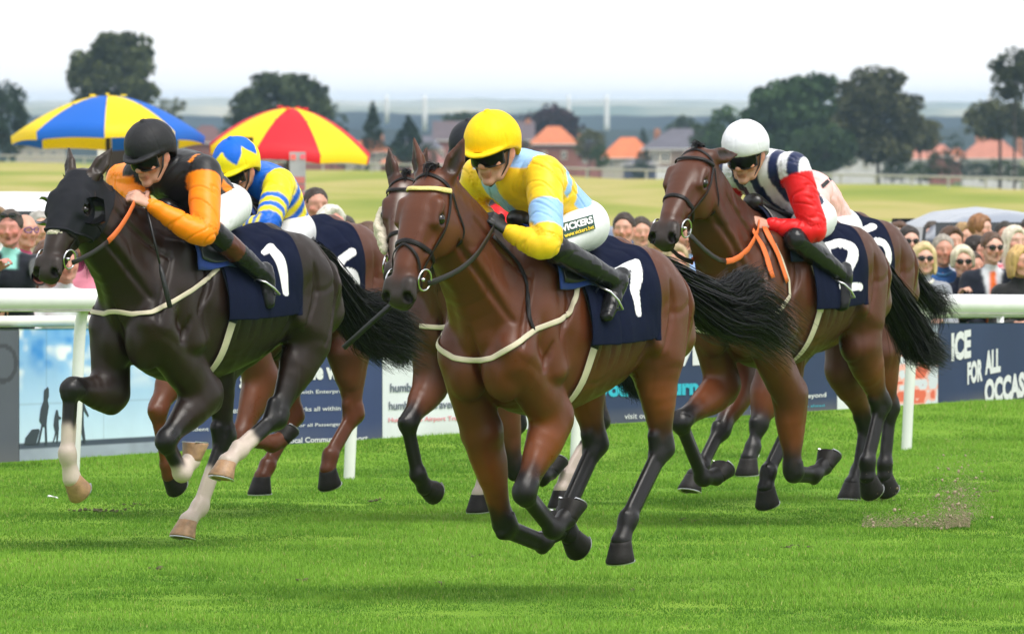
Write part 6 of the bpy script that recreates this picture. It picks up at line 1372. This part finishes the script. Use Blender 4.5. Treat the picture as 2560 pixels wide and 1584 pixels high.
spectator('man with dark cropped hair and sunglasses in a white shirt', 2273, 604, 87.5, dict(col=(.74, .73, .70)), S3, (.028, .020, .017), 'short', 12, 2, shades='on')
spectator('woman with a blonde bob, sunglasses and a grey top', 2311, 648, 86, dict(col=lin(142, 146, 156)), S3, (.60, .46, .24), 'bob', 5, 0, shades='on', sex='f', collar=(.7, .68, .62))
spectator('tanned man with short grey hair in a blue polo shirt', 2358, 626, 86.4, dict(col=lin(58, 100, 160)), S2, (.30, .27, .23), 'short', 8, 0, collar=lin(70, 120, 170))
spectator('brown haired man behind the blue polo shirt', 2379, 606, 89, dict(col=(.55, .56, .68)), S1, (.085, .045, .026), 'full', 25, 0)
spectator('woman with cropped white blonde hair and sunglasses in navy', 2407, 655, 86.3, dict(col=NVT), S3, (.66, .60, .46), 'full', 5, 2, shades='on', sex='f', arms='chin')
spectator('ginger haired child in a white shirt carried above the crowd', 2452, 572, 90, dict(col=(.72, .74, .80), sleeve='short'), S3, (.26, .12, .05), 'short', 60, 4, sz=.86, sex='f', group='spectators further back')
spectator('dark haired woman in a spotted navy dress behind the suited man', 2443, 630, 88.5, dict(col=(.03, .03, .05), pat=dots), S2, (.022, .015, .013), 'full', 40, 0, sex='f')
spectator('man in a dark navy suit with an orange tie and sunglasses', 2481, 620, 86.2, dict(col=(.012, .016, .030), front=(.70, .72, .78), tie=lin(240, 110, 35)), S3, (.10, .055, .035), 'short', 18, 2, shades='on')
spectator('woman with long white blonde hair in a pink and white top', 2537, 605, 88, dict(col=lin(245, 200, 205), pat=lambda c, lx, lz, P: np.where((hashn(P * 16) > .35)[:, None], np.array(lin(235, 60, 90)), c)), S3, (.68, .60, .48), 'long', 25, 0, sex='f')
spectator('golden blonde woman in a black top at the right edge', 2552, 655, 86, dict(col=(.018, .018, .02)), S1, (.55, .36, .14), 'bob', 30, 2, sex='f')
spectator('dark haired man half outside the right edge', 2572, 586, 90, dict(col=(.05, .05, .06)), S2, (.03, .02, .016), 'short', 0, group='spectators further back')
spectator('man in a navy jumper between the blue polo and the suited man', 2432, 668, 88, dict(col=(.02, .026, .06)), S2, (.05, .03, .02), 'short', 30, lean=12)
BACK = 'spectators further back'
for a in (('woman in a red dress top far back between the bald man and the white shirt', 2248, 592, 95, dict(col=lin(190, 40, 50)), S1, (.10, .05, .03), 'long', 10), ('man in a pale yellow shirt far back left of the blue polo', 2330, 590, 96, dict(col=lin(235, 225, 170)), S3, (.05, .035, .025), 'short', -5), ('woman in lilac far back right of the brown haired man', 2412, 594, 95, dict(col=lin(185, 165, 215)), S1, (.35, .22, .10), 'bob', 20),
 ('man in a light grey jacket far back right of the suited man', 2512, 590, 95, dict(col=lin(175, 178, 185)), S2, (.03, .025, .02), 'short', 5), ('man in a white polo far back below the silver car', 2290, 586, 98, dict(col=(.7, .7, .72)), S1, (.12, .08, .05), 'short', 15), ('man in a sky blue shirt far back beside the leading horse croup', 1602, 582, 88, dict(col=lin(140, 190, 235)), S1, (.05, .035, .025), 'short', 10),
 ('woman in a white top far back left of the blonde woman', 1628, 596, 90, dict(col=(.72, .7, .7)), S3, (.12, .06, .03), 'long', -15), ('grey haired man in a beige jacket behind the pink polo', 98, 572, 80, dict(col=lin(190, 175, 150)), S1, (.35, .33, .30), 'short', 20), ('woman in white behind the coral top', -8, 560, 82, dict(col=(.7, .7, .7)), S1, (.2, .12, .06), 'long', 5),
 ('man in a pale blue shirt behind the white haired woman', 862, 580, 84, dict(col=lin(170, 195, 230)), S2, (.04, .03, .025), 'short', 15), ('woman in yellow far back right of the white haired woman', 884, 602, 88, dict(col=lin(235, 215, 120)), S1, (.30, .18, .08), 'bob', -10)):
    spectator(a[0], a[1], a[2], a[3], a[4], a[5], a[6], a[7], a[8], sex='f' if 'woman' in a[0] else 'm', group=BACK)
mb = MB(); p = atd(2268, 722, 85.3); mb.lathe((0, 0, 0), [(.030, 0), (.040, .095), (.042, .1)], 14); tag(mb.build('paper_cup', plain('paper_white', (.8, .8, .8), .6), None, True, p), 'white paper cup held by the woman with the blonde bob', 'cup')

def umbrella(label, px, top, rim, wpx, D, cols, rot, n=8, tilt=(0, 0)):
    k = D / FPX; c = atd(px, rim, D); g = float(gz(c[0], c[1])); Rr = wpx * k / 2; h = (rim - top) * k * .93
    root = thing('parasol', label, 'parasol', (c[0], D, g), 0, 'bookmakers parasols'); z0 = c[2] - g; root.rotation_euler = (tilt[0], tilt[1], 0); root.location.x -= math.sin(tilt[1]) * z0; root.location.y += math.sin(tilt[0]) * z0
    for i in range(n):
        a0, a1 = rot + 2 * math.pi * i / n, rot + 2 * math.pi * (i + 1) / n; P = []; Q = []; m, t = 9, 9
        for r in range(m):
            s = r / (m - 1); zz = z0 + h * (1 - s ** 1.75) - h * .02
            for j in range(t):
                v = j / (t - 1); a = a0 + (a1 - a0) * v; sag = 1 - .055 * s * math.sin(math.pi * v) * 1; P.append((Rr * s * sag * math.cos(a), Rr * s * sag * math.sin(a), zz + .02 * s * math.sin(math.pi * v)))
        for j in range(t): a = a0 + (a1 - a0) * j / (t - 1); sg = 1 - .055 * math.sin(math.pi * j / (t - 1)); P.append((Rr * .99 * sg * math.cos(a), Rr * .99 * sg * math.sin(a), z0 - h * .02 - .10 + .02 * math.sin(math.pi * j / (t - 1))))
        for r in range(m): Q += [(r * t + j, r * t + j + 1, (r + 1) * t + j + 1, (r + 1) * t + j) for j in range(t - 1)]
        col = cols[i % len(cols)]; nm, L_, mat = col, None, None
        mat, N, L, b = (lambda x: x)(nodes('parasol_canvas_%d_%d' % (int(col[0] * 99), int(col[2] * 99)))) if ('pc', col) not in _M else (_M[('pc', col)], None, None, None)
        if N is not None:
            b.inputs['Base Color'].default_value = (*col, 1); b.inputs['Roughness'].default_value = .6; tr = N.new('ShaderNodeBsdfTranslucent'); tr.inputs[0].default_value = (*[v * .9 for v in col], 1); mx = N.new('ShaderNodeMixShader'); mx.inputs[0].default_value = .3; L.new(b.outputs[0], mx.inputs[1]); L.new(tr.outputs[0], mx.inputs[2]); L.new(mx.outputs[0], [x for x in N if x.type == 'OUTPUT_MATERIAL'][0].inputs[0]); _M[('pc', col)] = mat
        mk('panel', P, Q, mat, root)
    MB().lathe((0, 0, 0), [(.03, 0), (.03, z0 + h * .93), (.0, z0 + h * .97)], 10).build('pole', plain('dark_pole', (.03, .025, .025), .5), root, True)
    for i in range(n):
        a = rot + 2 * math.pi * i / n; MB().tube([(0, 0, z0 + h * .5), (Rr * .5 * math.cos(a), Rr * .5 * math.sin(a), z0 + h * .72)], .008, 6).build('rib', plain('rib_metal', (.2, .2, .2), .4, .8), root)
        if i % 2 == 0: MB().box((math.cos(a) * Rr * .16, math.sin(a) * Rr * .16, z0 + h * .985), (.07, .04, .02), a).build('vent_tab', plain('vent_tab_%d' % int(cols[0][0] * 99), cols[0], .6), root)
    return root
UY = lin(255, 222, 20); UB = lin(10, 105, 215); UR = lin(225, 25, 45)
umbrella('large blue and yellow striped parasol behind the hooded horse', 270, 228, 338, 486, 140, (UY, UB), R(-90), tilt=(R(-4), 0))
ur = umbrella('large red and yellow striped parasol behind the blue capped jockey', 725, 258, 372, 425, 140, (UR, UY), R(-112.5), tilt=(R(2), R(4)))
def bpanel(label, px0, px1, r0_, r1_, D, col, parts=(), cat='display board', name='display_board'):
    k = D / FPX; c = atd((px0 + px1) / 2, r1_, D); w, h = (px1 - px0) * k, (r1_ - r0_) * k; g = float(gz(c[0], D)); root = thing(name, label, cat, (c[0], D, g)); z = c[2] - g
    MB().box((0, 0, z + h / 2), (w, .08, h)).build('housing', plain('board_%d' % int(col[0] * 500), col, .5, nscale=4, namp=.2), root); MB().tube([(0, .03, 0), (0, .03, z + .02)], .02, 8).build('stand', plain('dark_pole', (.03, .025, .025), .5), root)
    for (a0, b0, a1, b1, cl, st) in parts: MB().box((((a0 + a1) / 2 - (px0 + px1) / 2) * k, -.045, z + (r1_ - (b0 + b1) / 2) * k), ((a1 - a0) * k, .012, (b1 - b0) * k)).build('lit_digits', plain('lit_%d_%d' % (int(cl[0] * 99), int(cl[1] * 99)), (.02, .02, .02), .5, emit=(*cl, st)), root)
bpanel('grey bookmaker board with faded red figures under the red umbrella', 724, 764, 380, 520, 138, (.36, .38, .42), [(727, 386, 740, 399, (.9, .15, .12), .9), (751, 386, 763, 398, (.9, .12, .15), .9), (730, 442, 762, 458, (.9, .25, .2), .5), (730, 462, 762, 475, (.8, .22, .22), .45), (728, 480, 763, 500, (.8, .3, .35), .5)])
bpanel('small black display box with orange lit figures behind the blue cap', 571, 633, 343, 372, 136, (.010, .010, .012), [(582, 347, 596, 355, (.8, .05, .02), .8), (596, 347, 622, 355, (1, .22, .02), 1.1)])
bpanel('tall dark brown board under the blue umbrella', 264, 322, 346, 520, 142, (.022, .016, .014))
bpanel('white notice on a stand under the blue umbrella', 244, 266, 370, 425, 150, (.6, .6, .58), cat='notice', name='notice_board')

def car(label, px, roof, D, col, yaw, L=4.2, Wd=1.75, H=1.45, van=False, hatch=False):
    c = atd(px, roof, D); g = float(gz(c[0], D)); H = max(.9, c[2] - g) if not van else c[2] - g; root = thing('parked_car', label, 'car', (c[0], D, g), R(yaw), 'cars parked behind the crowd'); l = L / 2
    paint = plain('car_paint_%d_%d' % (int(col[0] * 99), int(col[2] * 99)), col, .22, .0, .6, nscale=3, namp=.03)
    prof = [(-l, .35), (-l - .02, .62), (-l + .12, .82), (-l * .52, .93), (-l * .26, H - .10), (-l * .02, H - .015), (l * .35, H), (l * .72, H - .06), (l * .94, .95), (l, .80), (l, .35), (l * .8, .22), (-l * .8, .22)]
    if van: prof = [(-l, .35), (-l - .02, .75), (-l + .25, 1.0), (-l * .55, H - .12), (-l * .3, H - .02), (l * .5, H), (l * .95, H - .05), (l, H - .4), (l, .35), (l * .8, .22), (-l * .8, .22)]
    prof = [V(p[0], p[1], 0) for p in prof]; pr = [(p[0], p[1]) for p in cat_rom(prof, 4, True)]
    P = []; n = len(pr); ws = [(-1, .62), (-.95, .80), (-.8, .90), (-.5, .97), (0, 1), (.5, .97), (.8, .90), (.95, .80), (1, .62)]
    for wv, sc in ws:
        for x, z in pr: tz = np.clip((z - .9) / (H - .85), 0, 1); P.append((x * (.985 + .015 * sc), wv * Wd / 2 * (1 - .17 * tz), z - (z - .55) * (1 - sc) * (.30 + .9 * tz)))
    F = [(i * n + j, i * n + (j + 1) % n, (i + 1) * n + (j + 1) % n, (i + 1) * n + j) for i in range(len(ws) - 1) for j in range(n)]; F.append(tuple(range(n - 1, -1, -1))); F.append(tuple((len(ws) - 1) * n + j for j in range(n)))
    mk('body', P, F, paint, root)
    gl = plain('car_glass', (.012, .016, .018), .05, spec=.8); y = Wd / 2
    for e in (1, -1):
        for x0, x1 in ((-l * .40, -l * .02), (l * .03, l * .40), (l * .45, l * .68)):
            z0, z1 = .93, H - .14; yb, yt = e * (y * .985 + .012), e * (y * .86 + .012); s0 = .24 if x0 < -l * .3 else 0; s1 = -.16 if x1 > l * .6 else 0
            pp = [(x0 + 0, yb, z0), (x1, yb, z0), (x1 + s1, yt, z1), (x0 + s0, yt, z1)]; mk('side_window', pp + [(a, b_ - e * .03, c_) for a, b_, c_ in pp], [(0, 1, 2, 3), (7, 6, 5, 4), (0, 4, 5, 1), (1, 5, 6, 2), (2, 6, 7, 3), (3, 7, 4, 0)], gl, root, smoothf=False)
    for nm, a, b_ in (('windscreen', (-l * .52 - .03, .95), (-l * .25 - .03, H - .11)), ('rear_window', (l * .93 + .03, .97), (l * .74 + .03, H - .10))): mk(nm, [(a[0], -y * .86, a[1]), (a[0], y * .86, a[1]), (b_[0], y * .74, b_[1] + .01), (b_[0], -y * .74, b_[1] + .01)], [(0, 1, 2, 3)], gl, root, smoothf=False)
    for wx in (-l * .62, l * .62):
        for e in (1, -1):
            b = MB(); b.tube([(wx, e * (y - .19), .31), (wx, e * (y + .01), .31)], .31, 20); t = b.build('wheel', plain('tyre', (.02, .02, .02), .8), root, True); b = MB(); b.tube([(wx, e * (y - .0), .31), (wx, e * (y + .02), .31)], .19, 14); b.build('rim', plain('wheel_alloy', (.5, .5, .52), .35, .9), t, True)
    for e in (1, -1): mk('headlight', *ball((-l * .97, e * y * .68, .68), (.10, .20, .09), 10, 6), plain('lamp_glass', (.6, .6, .62), .1), root); mk('tail_light', *ball((l * .97, e * y * .72, .82), (.07, .16, .10), 10, 6), plain('tail_lamp_red', (.35, .01, .01), .2), root)
    if hatch:
        pp = [(l * .55, -y * .85, H), (l * .55, y * .85, H), (l * 1.15, y * .82, H + .62), (l * 1.15, -y * .82, H + .62)]; mk('raised_hatch', pp + [(a + .02, b_, c_ - .08) for a, b_, c_ in pp], [(0, 1, 2, 3), (7, 6, 5, 4), (0, 4, 5, 1), (1, 5, 6, 2), (2, 6, 7, 3), (3, 7, 4, 0)], paint, root, smoothf=False)
    return root
car('white estate car behind the man with sunglasses on his head', -150, 480, 88, (.78, .79, .80), 4, 4.6)
car('white car low behind the white haired woman', 930, 596, 96, (.78, .79, .80), 178, 4.3)
car('silver grey car with a long curved roof behind the right hand crowd', 2500, 524, 96, lin(132, 140, 154), 97, 4.6)
car('white hatchback beyond the dark cropped man', 2215, 556, 116, (.76, .77, .80), 70, 4.1)
car('white car partly hidden behind the ginger child', 2425, 572, 112, (.74, .76, .80), 95, 3.9)
car('dark blue car between the dark bay horse and the leading horse croup', 1640, 566, 100, lin(70, 84, 110), 170, 4.2)

# whip, turf thrown up
def whip(label, J, a, b, ya=0.0, yb=0.0):
    p0, p1 = J.fr.px(a[0], a[1], ya), J.fr.px(b[0], b[1], yb); r = thing('whip', label, 'whip', J.fr.wor(p0), J.fr.rz, 'racing whips'); d = p1 - p0; m = MB(); m.tube([V(0, 0, 0), d * .3, d * .62], [.0085, .0075, .005], 8); m.build('shaft', plain('whip_black', (.012, .012, .014), .35), r, True); m = MB(); m.tube([d * .6, d * .66, d], [.006, .012, .013], 8); m.build('padded_flap', plain('whip_pad', (.014, .014, .016), .5, bump=.3), r, True); m = MB(); m.tube([-d * .03, d * .04], .010, 8); m.build('grip', plain('whip_grip', (.03, .03, .032), .7), r, True)
whip('black racing whip held low by the jockey in the yellow cap', J7, (1205, 555), (858, 870), -.12, -.62)
whip('black racing whip hanging down the dark horse shoulder', J1, (362, 500), (425, 768), .10, .28)
rg = np.random.default_rng(8); c = ground(2330, 1322); mbs = MB()
for i in range(8000):
    if i < 3400: px = 2392 + rg.normal(0, 30); row = 1312 - abs(rg.normal(0, 66)) + (px - 2395) * -.3
    elif i < 7200: px = 2425 - 270 * rg.random() ** 1.3; row = 1318 - abs(rg.normal(0, 16)) - 3 * rg.random()
    else: px = 2380 + rg.normal(0, 75); row = 1300 - abs(rg.normal(0, 75))
    p = atd(px, min(row, 1320), c[1] + rg.normal(0, .22)); r = .0009 + .0016 * rg.random() + (.009 * rg.random() ** 3 if i % 17 == 0 else 0)
    f = nrm(rg.normal(size=3)); g2 = nrm(np.cross(f, rg.normal(size=3))); P, F = ball((p - c), (r, r * rg.uniform(.4, 1), r * rg.uniform(.4, 1)), 5, 3, (f, g2, np.cross(f, g2))); P = [q + rg.normal(0, r * .25, 3) for q in P]; mbs.raw(P, F)
tag(mbs.build('dirt_spray', plain('thrown_soil', (.36, .29, .20), .95, nscale=60, namp=.3), None, True, c), 'dark soil and crumbs of turf thrown up behind the right hand horse', kind='stuff')

for lb, px, row, sc in (('crumpled white paper lying at the foot of the blue board', 338, 1133, 1.), ('small scrap of white litter on the turf at the left edge', 134, 1243, .55)):
    p = ground(px, row, float(gz(*ground(px, row)[:2])) + .02); F = Field((-.12, -.1, -.05), (.12, .1, .08), .008); F.cap(V(-.05, 0, .015) * sc, V(.045, .01, .0) * sc, (.03 * sc, .012 * sc), (.022 * sc, .008 * sc), .01, lab=1); P, Q, L = F.mesh(); P = wrinkle(P, Q, .004, 40.); tag(mk('litter', P, Q, plain('paper_white', (.8, .8, .8), .6), None, loc=tuple(p)), lb, 'litter')
